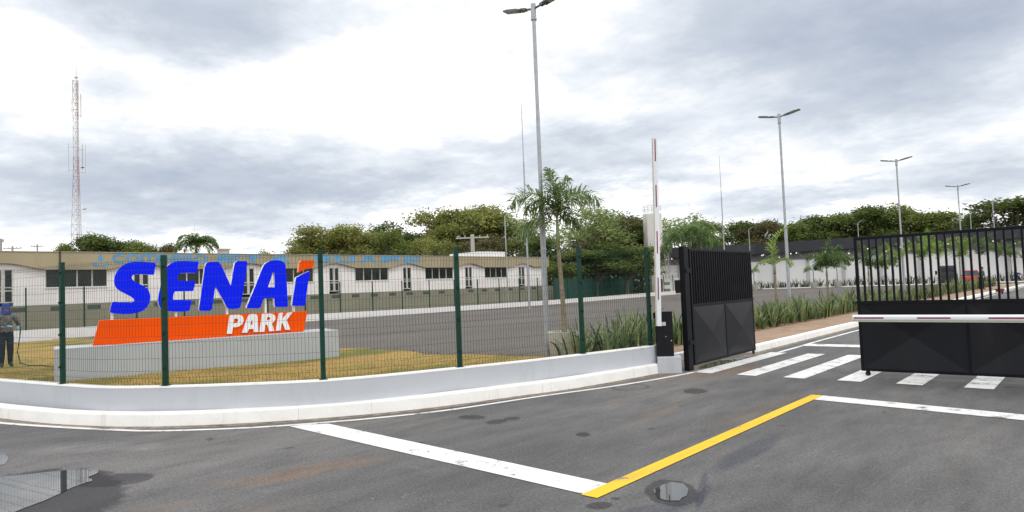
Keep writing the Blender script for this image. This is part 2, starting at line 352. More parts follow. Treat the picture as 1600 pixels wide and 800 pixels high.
MT['palm_leaf'] = mat_leaf('palm_leaf', (.05, .11, .03), (.18, .26, .08))
MT['palm_bright'] = mat_leaf('palm_bright', (.15, .26, .04), (.32, .42, .10))
MT['palm_grey'] = mat_leaf('palm_grey', (.08, .15, .045), (.30, .38, .17))
MT['strap_leaf'] = mat_leaf('strap_leaf', (.06, .11, .035), (.30, .37, .18), .28, .4)
MT['strap_yellow'] = mat_leaf('strap_yellow', (.20, .21, .06), (.36, .34, .14), .2)
MT['strap_dark'] = mat_leaf('strap_dark', (.018, .04, .016), (.08, .11, .05), .15)
MT['grass_blade'] = mat_leaf('grass_blade', (.20, .17, .05), (.46, .33, .12), .2)
MT['bark'] = simple('bark', (.16, .135, .105), .95, var=.3, scale=4)
MT['palm_trunk'] = simple('palm_trunk', (.21, .175, .12), .9, var=.3, scale=14)
MT['palm_shaft'] = simple('palm_crownshaft', (.19, .24, .11), .6, var=.2, scale=8)
MT['gravel'] = simple('gravel_stone', (.12, .105, .095), .95, var=.4, scale=3)

# ------------------------------------------------------------------ mesh helpers
def tess(poly, holes=()):
    loops = [list(poly)] + [list(h) for h in holes]; flat = [p for l in loops for p in l]; out = []
    for t in tessellate_polygon([[Vector((u, v, 0)) for u, v in l] for l in loops]):
        a, b, c = (flat[i] for i in t); ar = (b[0] - a[0]) * (c[1] - a[1]) - (b[1] - a[1]) * (c[0] - a[0])
        if abs(ar) > 1e-12: out.append(tuple(t) if ar > 0 else (t[0], t[2], t[1]))
    return out
class MB:
    def __init__(s): s.v = []; s.f = []; s.m = []
    def add(s, vs, fs, mi=0):
        o = len(s.v); s.v.extend([tuple(p) for p in vs]); s.f.extend([tuple(i + o for i in f) for f in fs]); s.m.extend([mi] * len(fs))
    def box(s, lo, hi, mi=0, mat=None):
        (a, b, c), (d, e, f) = lo, hi
        vs = [Vector(p) for p in ((a, b, c), (d, b, c), (d, e, c), (a, e, c), (a, b, f), (d, b, f), (d, e, f), (a, e, f))]
        if mat is not None: vs = [mat @ p for p in vs]
        s.add(vs, [(3, 2, 1, 0), (4, 5, 6, 7), (0, 1, 5, 4), (1, 2, 6, 5), (2, 3, 7, 6), (3, 0, 4, 7)], mi)
    def tube(s, pts, r, n=6, mi=0, caps=True, r2=None, phase=0.):
        pts = [Vector(p) for p in pts]; k = len(pts)
        rs = r if isinstance(r, (list, tuple)) else [r + ((r2 if r2 is not None else r) - r) * i / max(1, k - 1) for i in range(k)]
        vs = []; ref = None
        for i, p in enumerate(pts):
            t = (pts[min(i + 1, k - 1)] - pts[max(i - 1, 0)]).normalized()
            if ref is None:
                ref = Vector((0, 0, 1)) if abs(t.z) < .9 else Vector((1, 0, 0))
            a = (ref - t * ref.dot(t)).normalized(); b = t.cross(a); ref = a
            for j in range(n):
                q = 2 * PI * j / n + phase; vs.append(p + (a * math.cos(q) + b * math.sin(q)) * rs[i])
        fs = [(i * n + j, i * n + (j + 1) % n, (i + 1) * n + (j + 1) % n, (i + 1) * n + j) for i in range(k - 1) for j in range(n)]
        if caps: fs += [tuple(range(n - 1, -1, -1)), tuple((k - 1) * n + j for j in range(n))]
        s.add(vs, fs, mi)
    def prism(s, poly, fn, d0, d1, mi=0, side_mi=None, holes=()):
        """poly: 2D outline; fn(u, v, d) -> 3D; extruded between d0 and d1 (front cap at d1)"""
        loops = [list(poly)] + [list(h) for h in holes]; tris = tess(poly, holes); poly = [p for l in loops for p in l]; n = len(poly)
        A = [fn(u, v, d1) for u, v in poly]; B = [fn(u, v, d0) for u, v in poly]
        s.add(A + B, [tuple(t) for t in tris] + [tuple(i + n for i in reversed(t)) for t in tris], mi)
        o = 0; q = []
        for l in loops:
            k = len(l); q += [(o + i, o + (i + 1) % k, o + (i + 1) % k + n, o + i + n) for i in range(k)]; o += k
        s.add(A + B, q, side_mi if side_mi is not None else mi)
    def lathe(s, prof, n=20, c=(0, 0, 0), mi=0):
        vs = []; k = len(prof)
        for r, z in prof:
            for j in range(n):
                a = 2 * PI * j / n; vs.append((c[0] + r * math.cos(a), c[1] + r * math.sin(a), c[2] + z))
        s.add(vs, [(i * n + j, i * n + (j + 1) % n, (i + 1) * n + (j + 1) % n, (i + 1) * n + j) for i in range(k - 1) for j in range(n)], mi)
    def sheet(s, poly, z, mi=0):
        n = len(poly); tris = tess(poly)
        s.add([(u, v, z) for u, v in poly], [tuple(t) for t in tris], mi)
    def build(s, name, mats, parent=None, smooth=False, loc=None, fixn=False):
        me = bpy.data.meshes.new(name); me.from_pydata(s.v, [], s.f)
        if not isinstance(mats, (list, tuple)): mats = [mats]
        for m in mats: me.materials.append(MT[m] if isinstance(m, str) else m)
        if len(mats) > 1: me.polygons.foreach_set('material_index', s.m)
        if fixn:
            bm = bmesh.new(); bm.from_mesh(me); bmesh.ops.recalc_face_normals(bm, faces=bm.faces[:]); bm.to_mesh(me); bm.free()
        if smooth: me.polygons.foreach_set('use_smooth', [True] * len(me.polygons))
        me.update(); o = bpy.data.objects.new(name, me); col.objects.link(o)
        if parent: o.parent = parent
        if loc: o.location = loc
        return o
def tag(o, label, cat, group=None):
    o['label'] = label; o['category'] = cat
    if group: o['group'] = group
    return o
def struct(o): o['kind'] = 'structure'; return o
def empty(name, loc, rz=0.):
    o = bpy.data.objects.new(name, None); col.objects.link(o); o.location = loc; o.rotation_euler = (0, 0, rz); o.empty_display_size = .3
    return o
def copy_tree(o, parent=None):
    c = o.copy(); col.objects.link(c)
    if parent: c.parent = parent
    for ch in [x for x in KIDS.get(o.name, [])]: copy_tree(ch, c)
    return c
KIDS = {}
def register(root):
    """remember children so that copies can be made without scanning the scene"""
    for o in bpy.data.objects:
        if o.parent: KIDS.setdefault(o.parent.name, [])
        if o.parent and o not in KIDS[o.parent.name]: KIDS[o.parent.name].append(o)
def bev(o, w=.01, seg=2):
    m = o.modifiers.new('bevel', 'BEVEL'); m.width = w; m.segments = seg; m.limit_method = 'ANGLE'; m.angle_limit = R(40); return o
def offset_path(pts, d):
    """shift a polyline sideways (positive d = to its left)"""
    out = []; n = len(pts)
    for i, p in enumerate(pts):
        a = Vector(pts[max(i - 1, 0)][:2]); b = Vector(pts[min(i + 1, n - 1)][:2]); t = (b - a).normalized(); out.append((p[0] - t.y * d, p[1] + t.x * d))
    return out
def smooth_path(pts, step=.25):
    """Catmull-Rom resample"""
    out = []; n = len(pts); P_ = [Vector(p[:2]) for p in pts]
    for i in range(n - 1):
        p0, p1, p2, p3 = P_[max(i - 1, 0)], P_[i], P_[i + 1], P_[min(i + 2, n - 1)]
        k = max(1, int((p2 - p1).length / step))
        for j in range(k):
            t = j / k; out.append(tuple(.5 * ((2 * p1) + (p2 - p0) * t + (2 * p0 - 5 * p1 + 4 * p2 - p3) * t * t + (3 * p1 - p0 - 3 * p2 + p3) * t ** 3)))
    out.append(tuple(P_[-1])); return out
def ribbon(mb, path, w, z, mi=0):
    A = offset_path(path, w / 2); B = offset_path(path, -w / 2); n = len(path)
    mb.add([(x, y, z) for x, y in A] + [(x, y, z) for x, y in B], [(i + n, i + 1 + n, i + 1, i) for i in range(n - 1)], mi)
class Path:
    def __init__(s, pts):
        s.p = [Vector(q[:2]) for q in pts]; s.l = [0.]
        for a, b in zip(s.p, s.p[1:]): s.l.append(s.l[-1] + (b - a).length)
        s.L = s.l[-1]
    def at(s, d):
        d = max(0, min(s.L, d)); i = 0
        while i < len(s.l) - 2 and s.l[i + 1] < d: i += 1
        t = (d - s.l[i]) / (s.l[i + 1] - s.l[i]); a, b = s.p[i], s.p[i + 1]; q = a + (b - a) * t; return q, (b - a).normalized()
    def near(s, pt):
        best = (1e9, 0)
        for k in range(int(s.L / .02)):
            q, _ = s.at(k * .02); e_ = (q - Vector(pt[:2])).length
            if e_ < best[0]: best = (e_, k * .02)
        return best[1]

# ------------------------------------------------------------------ ground, road, lot, lawn
KF = smooth_path([(-30, -.6), (-20, 1.5), (-15.4, 2.42), (-13.40, 2.79), (-12.28, 3.03), (-11.49, 3.27), (-10.49, 3.72), (-9.5, 4.47), (-8.65, 5.42), (-8.09, 6.27), (-7.69, 7.14), (-7.32, 8.3), (-6.97, 9.45), (-6.72, 11.05), (-6.60, 11.95)], .3)   # kerb face
WF = smooth_path([(-30, .0), (-20, 1.95), (-16, 2.67), (-14.2, 2.99), (-12.1, 3.38), (-11.1, 3.65), (-10.2, 4.2), (-9.5, 4.75), (-8.66, 5.55), (-8.2, 6.4), (-7.84, 7.4), (-7.43, 8.6), (-7.18, 9.6), (-6.82, 11.2), (-6.74, 11.86)], .3)       # wall face
g = MB(); g.sheet([(-900, -900), (900, -900), (900, 900), (-900, 900)], -.06)
struct(g.build('ground', MT['soil']))
g = MB(); g.sheet([(-60, -40), (70, -40), (70, 84), (-6.3, 84), (-6.3, 60), (-10.6, 60), (-10.6, 10.5), (-39.5, 10), (-60, 8)], 0.)
struct(g.build('road', MT['asphalt']))
# lot
g = MB(); nx, ny = 40, 60
for (x0, x1, y0, y1) in ((-38.0, -10.0, 10.3, 99),):
    g.sheet([(x0 - 1.2, y0), (x1, y0), (x1, y1), (-41, y1), (-40.3, 70), (-37.6, 48)], .10)
    g.add([(x0 - 1.2, y0, .1), (x1, y0, .1), (x1, y0, -.05), (x0 - 1.2, y0, -.05)], [(0, 3, 2, 1)])
struct(g.build('parking_lot', MT['lot']))
g = MB(); g.sheet([(-10.0, 84), (30, 84), (30, 99), (-10.0, 99)], .10); struct(g.build('yard_pavement', MT['lot']))
# lawn: gentle heightfield behind the wall, its back edge slumps down to the lot
wallback = offset_path(WF, .16)
WB = [p for p in wallback]
def lawn_h(x, y):
    e_ = 10.05 + 1.3 * max(0, min(1, (-x - 19) / 6)) + .18 * math.sin(x * 1.3) + .1 * math.sin(x * 3.1 + 1)
    t = min(1, max(0, (e_ + .9 - y) / 1.1)); t = t * t * (3 - 2 * t)
    zq = max(0, min(1, (-x - 15.2) / 7.5)); zf = .42 - zq * zq * (3 - 2 * zq) * .31
    return .06 + (zf - .06) * t + .012 * math.sin(x * 2.1) * math.cos(y * 1.7)
g = MB(); PW = Path(WB); K = 220; J = 46
for i in range(K + 1):
    q, t = PW.at(PW.L * i / K)
    for j in range(J + 1):
        # columns fan out from the wall to the far fence
        ft = Vector((min(-7.5, -7.6 + (q.x + 6.6) * 1.02), 11.3 + 1.4 * max(0, min(1, (-q.x - 16) / 6))))
        s_ = (j / J) ** 1.3; x = q.x + (ft.x - q.x) * s_; y = q.y + (ft.y - q.y) * s_
        g.v.append((x, y, lawn_h(x, y)))
for i in range(K):
    for j in range(J):
        a = i * (J + 1) + j; g.f.append((a, a + J + 1, a + J + 2, a + 1)); g.m.append(0)
# strip continuing to the far kerb on the left
xs = [-38.6 + k * .4 for k in range(24)]; ys = [-4 + k * .4 for k in range(43)]
o = len(g.v)
for x in xs:
    for y in ys: g.v.append((x, y, lawn_h(x, y) - .004))
for i in range(len(xs) - 1):
    for j in range(len(ys) - 1):
        a = o + i * len(ys) + j; g.f.append((a, a + len(ys), a + len(ys) + 1, a + 1)); g.m.append(0)
struct(g.build('lawn_ground', MT['lawn'], smooth=True, fixn=True))
# short dry blades
random.seed(3)
g = MB()
for k in range(26000):
    if k % 2: q, _ = PW.at(random.uniform(PW.L * .3, PW.L)); x = q.x - abs(random.gauss(0, 1.2)) * .9 - .02; y = q.y + abs(random.gauss(0, 1.6))
    else: x = random.uniform(-26, -7.6); y = random.uniform(1.6, 10.6)
    if y > 10.7: continue
    # keep on the lawn side of the wall
    inside = True
    for a, b in zip(WB[::3], WB[3::3]):
        if (b[0] - a[0]) * (y - a[1]) - (b[1] - a[1]) * (x - a[0]) < 0 and a[0] <= x <= b[0]: inside = False
    if not inside or x > -6.8 - (11.5 - y) * .2: continue
    h = random.uniform(.02, .06); a = random.uniform(0, PI); dx, dy = math.cos(a) * .005, math.sin(a) * .005; l = random.uniform(-.03, .03)
    z = lawn_h(x, y) - .005
    g.add([(x - dx, y - dy, z), (x + dx, y + dy, z), (x + l, y + random.uniform(-.03, .03), z + h)], [(0, 1, 2)])
o = g.build('lawn_grass', MT['grass_blade']); tag(o, 'dry yellow and green lawn blades around the grey plinth', 'grass'); o['kind'] = 'stuff'
g = MB()
for k in range(3200):
    x = random.uniform(-16, -9.6); y = 10.9 + abs(random.gauss(0, .7)) ; r = random.uniform(.008, .03)
    p = [Vector((random.gauss(0, 1), random.gauss(0, 1), random.gauss(0, .7))).normalized() * r for _ in range(4)]
    g.add([(x + q.x, y + q.y, .11 + q.z) for q in p], [(0, 1, 2), (0, 3, 1), (1, 3, 2), (0, 2, 3)])
o = g.build('loose_gravel', MT['gravel']); tag(o, 'loose dark gravel along the near edge of the parking lot', 'gravel'); o['kind'] = 'stuff'
# pavement and planting bed
KR = smooth_path([(-7.3, 12.6), (-7.28, 13.6), (-7.18, 14.6), (-6.85, 15.4), (-6.47, 15.9), (-6.44, 17), (-6.5, 25), (-6.5, 45), (-6.4, 72), (-6.3, 82)], .5)
kb = offset_path(KR, .12)
g = MB(); g.sheet([p for p in kb] + [(-8.15, 82), (-8.15, 60), (-8.15, 20), (-8.2, 12.6)], .15); struct(g.build('pavement', MT['path']))
g = MB(); g.sheet([(-6.8, 11.75), (-7.45, 12.6), (-8.15, 12.65), (-8.15, 82), (-10.1, 82), (-10.1, 11.4), (-9.6, 10.9), (-8.3, 10.9), (-7.3, 10.6)], .154); struct(g.build('planting_bed_soil', MT['soil']))
g = MB(); g.add([(-10.1, 11.4, .154), (-10.1, 82, .154), (-10.1, 82, -.05), (-10.1, 11.4, -.05)], [(0, 1, 2, 3)]); struct(g.build('planting_bed_edge', MT['kerb']))

def kerb(name, path, h, w, seg=1.0, gap=.0012, side=1):
    g = MB(); P_ = Path(path); n = max(1, int(P_.L / seg)); rnd = random.Random(5)
    for i in range(n):
        a = P_.L * i / n + gap; b = P_.L * (i + 1) / n - gap; dh = rnd.uniform(-.002, .002); do = rnd.uniform(-.003, .003)
        ks = 5; rows = []
        for j in range(ks + 1):
            q, t = P_.at(a + (b - a) * j / ks); nn = Vector((-t.y, t.x)) * side
            wob = rnd.uniform(-.002, .002)
            prof = [(do + wob - .012, -.04), (do + .002 + wob, h * .5), (do + .010 + wob, h - .022 + dh), (do + .018 + wob, h - .006 + dh), (do + .035, h + dh), (w, h + dh), (w, -.04)]
            rows.append([(q.x + nn.x * o_, q.y + nn.y * o_, z_) for o_, z_ in prof])
        m_ = len(prof); o0 = len(g.v)
        for r_ in rows: g.v.extend(r_)
        for j in range(ks):
            for k in range(m_ - 1):
                x = o0 + j * m_ + k; g.f.append((x, x + m_, x + m_ + 1, x + 1)); g.m.append(0)
        g.f.append(tuple(range(o0, o0 + m_))); g.f.append(tuple(range(o0 + ks * m_ + m_ - 1, o0 + ks * m_ - 1, -1))); g.m += [0, 0]
    return struct(g.build(name, MT['kerb'], fixn=True))
kerb('kerb', KF, .18, .20)
kerb('kerb_far', KR, .155, .16)
kerb('kerb_lot', [(-9.9, 84.1), (25, 84.1)], .14, .16)
# gutters: grimy strip at the kerb foot
g = MB(); ribbon(g, offset_path(KF, -.08), .2, .002); ribbon(g, offset_path(KR, -.06), .2, .002)
g.sheet([(-6.62, 12.1), (-6.3, 12.35), (-6.12, 15.5), (-6.3, 16.2), (-6.5, 16), (-7.2, 14.6), (-7.3, 12.7)], .003)
struct(g.build('gutter', MT['gutter']))

# ------------------------------------------------------------------ road markings
EL = smooth_path([(-30, -.9), (-20, 1.15), (-15, 2.18), (-12.81, 2.67), (-11.45, 3.10), (-10.4, 3.5), (-9.76, 3.82), (-8.8, 4.63), (-8.18, 5.42), (-7.75, 6.1), (-7.36, 6.95), (-6.95, 8.5), (-6.62, 9.5), (-6.34, 10.55), (-6.1, 12.05), (-5.95, 14), (-5.95, 17), (-6.02, 20), (-6.05, 30), (-6.05, 82)], .3)
def marking(name, mats, z=.008):
    return name, mats, z
g = MB(); ribbon(g, EL, .095, .0045); struct(g.build('edge_line', MT['line_white']))
g = MB(); g.sheet([(-8.42, 4.93), (-3.40, 4.69), (-3.42, 5.05), (-8.10, 5.32), (-8.3, 5.15)], .006); struct(g.build('stop_line', MT['line_stop']))
g = MB(); g.sheet([(-3.43, 4.66), (-3.27, 4.66), (-3.27, 10.44), (-3.43, 10.44)], .008); struct(g.build('centre_line', MT['line_yellow']))
g = MB(); g.sheet([(-3.27, 10.06), (3.2, 9.2), (3.2, 9.54), (-3.27, 10.45)], .006); struct(g.build('stop_line', MT['line_white']))
g = MB(); g.sheet([(-5.98, 17.65), (3, 17.65), (3, 18.25), (-5.98, 18.25)], .006); struct(g.build('stop_line', MT['line_white']))
g = MB()
for k, x in enumerate((-6.10, -5.26, -4.42, -3.54, -2.67, -1.77, -.9, -.03, .84, 1.71)):
    g.sheet([(x, 12.05), (x + .37, 12.03), (x + .37, 15.95), (x, 15.95)], .0065)
struct(g.build('zebra_crossing', MT['line_white']))

# ------------------------------------------------------------------ puddles
def blob(name, mat, pts, z, wob=.0, seed=1, fade=.0):
    rnd = random.Random(seed); s_ = smooth_path(pts + [pts[0]], .06)[:-1]
    if fade: wob = 0
    s_ = [(x + rnd.uniform(-wob, wob), y + rnd.uniform(-wob, wob)) for x, y in s_]
    g = MB()
    if not fade: g.sheet(s_, z); return struct(g.build(name, MT[mat]))
    n = len(s_); ar = sum(s_[i - 1][0] * s_[i][1] - s_[i][0] * s_[i - 1][1] for i in range(n)); sg = 1 if ar > 0 else -1; out = []
    for i in range(n):
        t_ = (Vector(s_[(i + 2) % n]) - Vector(s_[i - 2])).normalized(); out.append((s_[i][0] + t_.y * sg * fade, s_[i][1] - t_.x * sg * fade))
    g.sheet(s_, z); g.add([(x, y, z) for x, y in out], []); g.f += [(i, i + n, (i + 1) % n + n, (i + 1) % n) for i in range(n)]; g.m += [0] * n
    o = g.build(name, MT[mat], fixn=True); at_ = o.data.attributes.new('fade', 'FLOAT', 'POINT'); at_.data.foreach_set('value', [1.] * n + [0.] * (len(o.data.vertices) - n))
    return struct(o)
def grow(pts, k):
    cx = sum(p[0] for p in pts) / len(pts); cy = sum(p[1] for p in pts) / len(pts); return [(cx + (x - cx) * k, cy + (y - cy) * k) for x, y in pts]
pud = [(-9.6, 1.35), (-8.85, 1.72), (-8.62, 2.02), (-8.42, 2.34), (-8.16, 2.52), (-8.0, 2.50), (-7.90, 2.38), (-7.70, 2.34), (-7.6, 2.15), (-7.4, 1.95), (-7.3, 1.8), (-7.1, 1.5), (-7.1, 1.2), (-7.6, .9), (-8.6, .9)]
wet = [(-9.9, 1.4), (-8.95, 1.78), (-8.70, 2.08), (-8.47, 2.40), (-8.12, 2.62), (-7.78, 2.66), (-7.62, 2.60), (-7.42, 2.68), (-7.22, 2.90), (-7.2, 2.7), (-7.3, 2.4), (-7.25, 2.1), (-7.0, 1.8), (-6.85, 1.5), (-6.9, 1.05), (-7.6, .75), (-8.8, .8)]
blob('puddle_water', 'water', pud, .006, .014)
def gpx(px, py, z=0.):
    d = fw + rt * ((px - 800) / F_PX) + up * ((400 - py) / F_PX); t = (z - HC) / d.z; return (d.x * t, d.y * t)
p2 = [gpx(x, y) for x, y in ((1012, 766), (1030, 755), (1052, 749), (1072, 752), (1084, 764), (1080, 777), (1064, 788), (1040, 789), (1022, 782))]
blob('puddle_water', 'water', grow(p2, .74), .006, .012)
# small pool in the gutter by the gate
blob('puddle_water', 'water', [(-6.28, 12.6), (-6.17, 12.9), (-6.15, 14.2), (-6.3, 15.1), (-6.42, 14.9), (-6.45, 13.4)], .009, .01)
blob('puddle_water', 'water', [gpx(*q) for q in ((0, 708), (8, 709), (13, 716), (8, 726), (0, 729))], .0055, .008)

# ------------------------------------------------------------------ low wall, fence
FH = 1.86; WT = .52
PWf = Path(WF); wb = offset_path(WF, .14)
g = MB(); n = len(WF); ch = .0
vs = [(x, y, -.05) for x, y in WF] + [(x, y, WT - .012) for x, y in WF] + [(x, y, WT) for x, y in offset_path(WF, .012)] + [(x, y, WT) for x, y in offset_path(WF, .128)] + [(x, y, WT - .012) for x, y in wb] + [(x, y, -.05) for x, y in wb]
fs = []
for r_ in range(5):
    for i in range(n - 1): fs.append((r_ * n + i, r_ * n + i + 1, (r_ + 1) * n + i + 1, (r_ + 1) * n + i))
fs += [tuple(r_ * n for r_ in range(6)), tuple(r_ * n + n - 1 for r_ in range(5, -1, -1))]
g.add(vs, fs); w_ = empty('low_wall', (0, 0, 0)); tag(w_, 'curved low wall painted pale grey, standing behind the white kerb under the green fence', 'wall')
g.build('wall_body', MT['wall_grey'], w_, fixn=True)
g = MB(); n = len(WF)     # whitewashed top coat
A = offset_path(WF, .002); B = offset_path(WF, .138)
g.add([(x, y, WT + .006) for x, y in A] + [(x, y, WT + .006) for x, y in B] + [(x, y, WT - .018) for x, y in offset_path(WF, -.004)], [(i, i + 1, i + 1 + n, i + n) for i in range(n - 1)] + [(i, i + 1, i + 1 + 2 * n, i + 2 * n) for i in range(n - 1)])
g.build('wall_coping', MT['kerb'], w_, fixn=True)

fence = empty('mesh_fence', (0, 0, 0)); tag(fence, 'tall dark green welded wire fence with square posts on top of the curved grey wall', 'fence')
FP = Path(offset_path(WF, .06))
posts_at = [FP.near(p) for p in ((-12.38, 3.42), (-10.42, 4.14), (-8.63, 5.6), (-7.78, 7.55), (-7.14, 9.95), (-6.78, 11.72))]
s0 = posts_at[0]; posts_at = [s0 - 2.45 * k for k in range(6, 0, -1) if s0 - 2.45 * k > .2] + posts_at
for i, s_ in enumerate(posts_at):
    q, t = FP.at(s_); a = math.atan2(t.y, t.x); m_ = Matrix.Translation((q.x, q.y, WT)) @ Matrix.Rotation(a, 4, 'Z')
    g = MB(); g.box((-.032, -.03, -.004), (.032, .03, FH + .03), 0, m_); g.box((-.034, -.032, FH + .03), (.034, .032, FH + .04), 0, m_)
    for zz_ in (.25, .75, 1.25, 1.72): g.box((-.018, -.052, zz_), (.018, -.03, zz_ + .035), 0, m_); g.tube([m_ @ Vector((0, -.052, zz_ + .018)), m_ @ Vector((0, -.062, zz_ + .018))], .009, 6)
    g.box((-.06, -.055, -.004), (.06, .055, .012), 0, m_)
    g.build('post', MT['green_metal'], fence)
folds = (.12, .62, 1.14, 1.70)
def fold_off(z):
    for f in folds:
        if f <= z <= f + .1:
            u = (z - f) / .1; return .028 * (1 - abs(2 * u - 1))
    return 0.
zs = [0.015]
for f in folds: zs += [f, f + .05, f + .1]
zs += [FH]
for i in range(len(posts_at) - 1):
    a, b = posts_at[i] + .035, posts_at[i + 1] - .035; g = MB(); k = int((b - a) / .05)
    for j in range(k + 1):
        q, t = FP.at(a + (b - a) * j / k); nn = Vector((t.y, -t.x))
        g.tube([(q.x + nn.x * (.034 + fold_off(z)), q.y + nn.y * (.034 + fold_off(z)), WT + z) for z in zs], .0022, 3, caps=False)
    hz = [.02] + [x for f in folds for x in (f, f + .1)] + [.4, .88, 1.0, 1.42, 1.56, FH - .03]
    for z in hz:
        pts = []
        for j in range(13):
            q, t = FP.at(a + (b - a) * j / 12); nn = Vector((t.y, -t.x)); pts.append((q.x + nn.x * (.029 + fold_off(z)), q.y + nn.y * (.029 + fold_off(z)), WT + z))
        g.tube(pts, .0022, 3, caps=False)
    g.build('wire_panel', MT['wire'], fence)

# outlines of the sign's letters on its own plane, metres
SG = {'S':[(1.042,2.468),(1.028,2.487),(0.936,2.498),(0.809,2.512),(0.684,2.512),(0.573,2.49),(0.491,2.444),(0.422,2.375),(0.374,2.29),(0.35,2.197),(0.351,2.104),(0.384,2.025),(0.445,1.968),(0.526,1.918),(0.607,1.868),(0.662,1.819),(0.672,1.787),(0.654,1.756),(0.606,1.747),(0.469,1.76),(0.321,1.779),(0.294,1.703),(0.274,1.58),(0.386,1.551),(0.508,1.536),(0.631,1.535),(0.742,1.555),(0.826,1.59),(0.89,1.658),(0.929,1.736),(0.944,1.831),(0.935,1.911),(0.901,1.992),(0.845,2.041),(0.762,2.091),(0.686,2.141),(0.645,2.181),(0.639,2.221),(0.656,2.26),(0.709,2.275),(0.848,2.27),(0.997,2.257),(1.015,2.276)],'E':[(1.797,2.49),(1.783,2.502),(1.696,2.506),(1.516,2.515),(1.398,2.507),(1.31,2.48),(1.243,2.424),(1.191,2.336),(1.153,2.192),(1.115,2.032),(1.081,1.873),(1.071,1.762),(1.088,1.665),(1.13,1.599),(1.195,1.563),(1.339,1.54),(1.501,1.531),(1.59,1.54),(1.62,1.558),(1.656,1.736),(1.646,1.748),(1.49,1.756),(1.328,1.767),(1.337,1.863),(1.357,1.927),(1.507,1.925),(1.671,1.923),(1.694,1.938),(1.73,2.112),(1.717,2.122),(1.54,2.128),(1.404,2.137),(1.416,2.218),(1.446,2.274),(1.572,2.28),(1.737,2.278),(1.759,2.296)],'N':[(1.784,1.566),(1.836,1.91),(1.905,2.389),(1.929,2.464),(1.984,2.493),(2.154,2.494),(2.193,2.451),(2.276,2.265),(2.367,2.034),(2.382,2.017),(2.409,2.16),(2.445,2.38),(2.471,2.473),(2.512,2.5),(2.682,2.501),(2.711,2.484),(2.695,2.359),(2.639,2.018),(2.585,1.713),(2.558,1.57),(2.525,1.546),(2.421,1.534),(2.334,1.542),(2.298,1.574),(2.227,1.737),(2.099,1.992),(2.086,1.968),(2.056,1.769),(2.021,1.554),(1.99,1.523),(1.89,1.524),(1.799,1.532)],'A':[(2.674,1.552),(2.688,1.589),(2.851,1.977),(3.009,2.371),(3.061,2.448),(3.147,2.496),(3.266,2.51),(3.368,2.502),(3.437,2.469),(3.473,2.407),(3.482,2.204),(3.493,1.903),(3.501,1.55),(3.484,1.525),(3.244,1.536),(3.228,1.581),(3.227,1.72),(3.02,1.729),(2.994,1.678),(2.955,1.559),(2.916,1.526),(2.695,1.537)],'Ahole':[(3.213,2.262),(3.236,2.253),(3.24,2.104),(3.236,1.947),(3.101,1.951),(3.154,2.089)],'I':[(3.97,2.273),(3.825,2.21),(3.682,2.137),(3.651,1.951),(3.589,1.581),(3.592,1.546),(3.835,1.531),(3.862,1.569),(3.915,1.889),(3.978,2.246)],'dot':[(3.805,2.5),(4.075,2.501),(4.053,2.371),(4.025,2.33),(3.89,2.311),(3.809,2.282),(3.732,2.237),(3.769,2.465)],'P':[(2.284,1.043),(2.311,1.233),(2.338,1.403),(2.363,1.419),(2.527,1.415),(2.575,1.397),(2.605,1.35),(2.608,1.292),(2.584,1.229),(2.534,1.187),(2.473,1.169),(2.4,1.17),(2.38,1.043)],'Phole':[(2.43,1.341),(2.489,1.34),(2.503,1.311),(2.49,1.267),(2.462,1.249),(2.414,1.249)],'A2':[(2.571,1.049),(2.633,1.226),(2.686,1.365),(2.724,1.408),(2.798,1.417),(2.861,1.401),(2.882,1.36),(2.887,1.197),(2.891,1.047),(2.797,1.047),(2.795,1.112),(2.705,1.115),(2.673,1.045)],'A2hole':[(2.771,1.308),(2.779,1.204),(2.732,1.2)],'R':[(2.91,1.041),(2.935,1.22),(2.961,1.389),(2.981,1.411),(3.14,1.405),(3.204,1.382),(3.235,1.334),(3.227,1.268),(3.194,1.224),(3.161,1.206),(3.179,1.139),(3.202,1.045),(3.1,1.042),(3.077,1.146),(3.052,1.193),(3.03,1.175),(3.007,1.043)],'Rhole':[(3.068,1.337),(3.115,1.337),(3.131,1.307),(3.114,1.275),(3.06,1.271)],'K':[(3.235,1.043),(3.264,1.213),(3.301,1.396),(3.314,1.409),(3.392,1.412),(3.373,1.306),(3.39,1.298),(3.477,1.4),(3.511,1.412),(3.586,1.408),(3.468,1.261),(3.467,1.234),(3.532,1.05),(3.43,1.05),(3.374,1.193),(3.355,1.194),(3.332,1.047)],'board':[(0.001,0.982),(0.108,1.445),(3.908,1.418),(3.815,0.956)],'sup':[(0.312,1.497),(1.381,1.474),(2.311,1.475),(3.056,1.475),(3.631,1.513)]}

# ------------------------------------------------------------------ roadside sign
SA = Vector((-13.69, 4.21)); SE = (Vector((-12.49, 8.49)) - SA).normalized(); SN = Vector((SE.y, -SE.x)); SL = 4.47
def sp(off=.3):
    O = SA - SN * off
    return lambda u, v, d: (O.x + SE.x * u + SN.x * d, O.y + SE.y * u + SN.y * d, v)
plinth = empty('sign_plinth', (0, 0, 0)); tag(plinth, 'long pale grey masonry plinth on the dry lawn below the blue and orange sign', 'plinth')
g = MB(); f0 = sp(0); g.prism([(-.58, .05), (SL, .05), (SL, .985), (-.58, .985)], lambda u, v, d: f0(u, v, d), -.95, 0)
bev(g.build('plinth_body', MT['plinth'], plinth, fixn=True), .012)
g = MB(); g.prism([(-.584, .975), (SL + .004, .975), (SL + .004, .99), (-.584, .99)], lambda u, v, d: f0(u, v, d), -.954, .004); g.build('plinth_top', MT['wall_grey'], plinth, fixn=True)
sign = empty('entrance_sign', (0, 0, 0)); tag(sign, 'big blue SENAI letters above an orange PARK board, mounted on the pale grey plinth', 'sign')
board = None
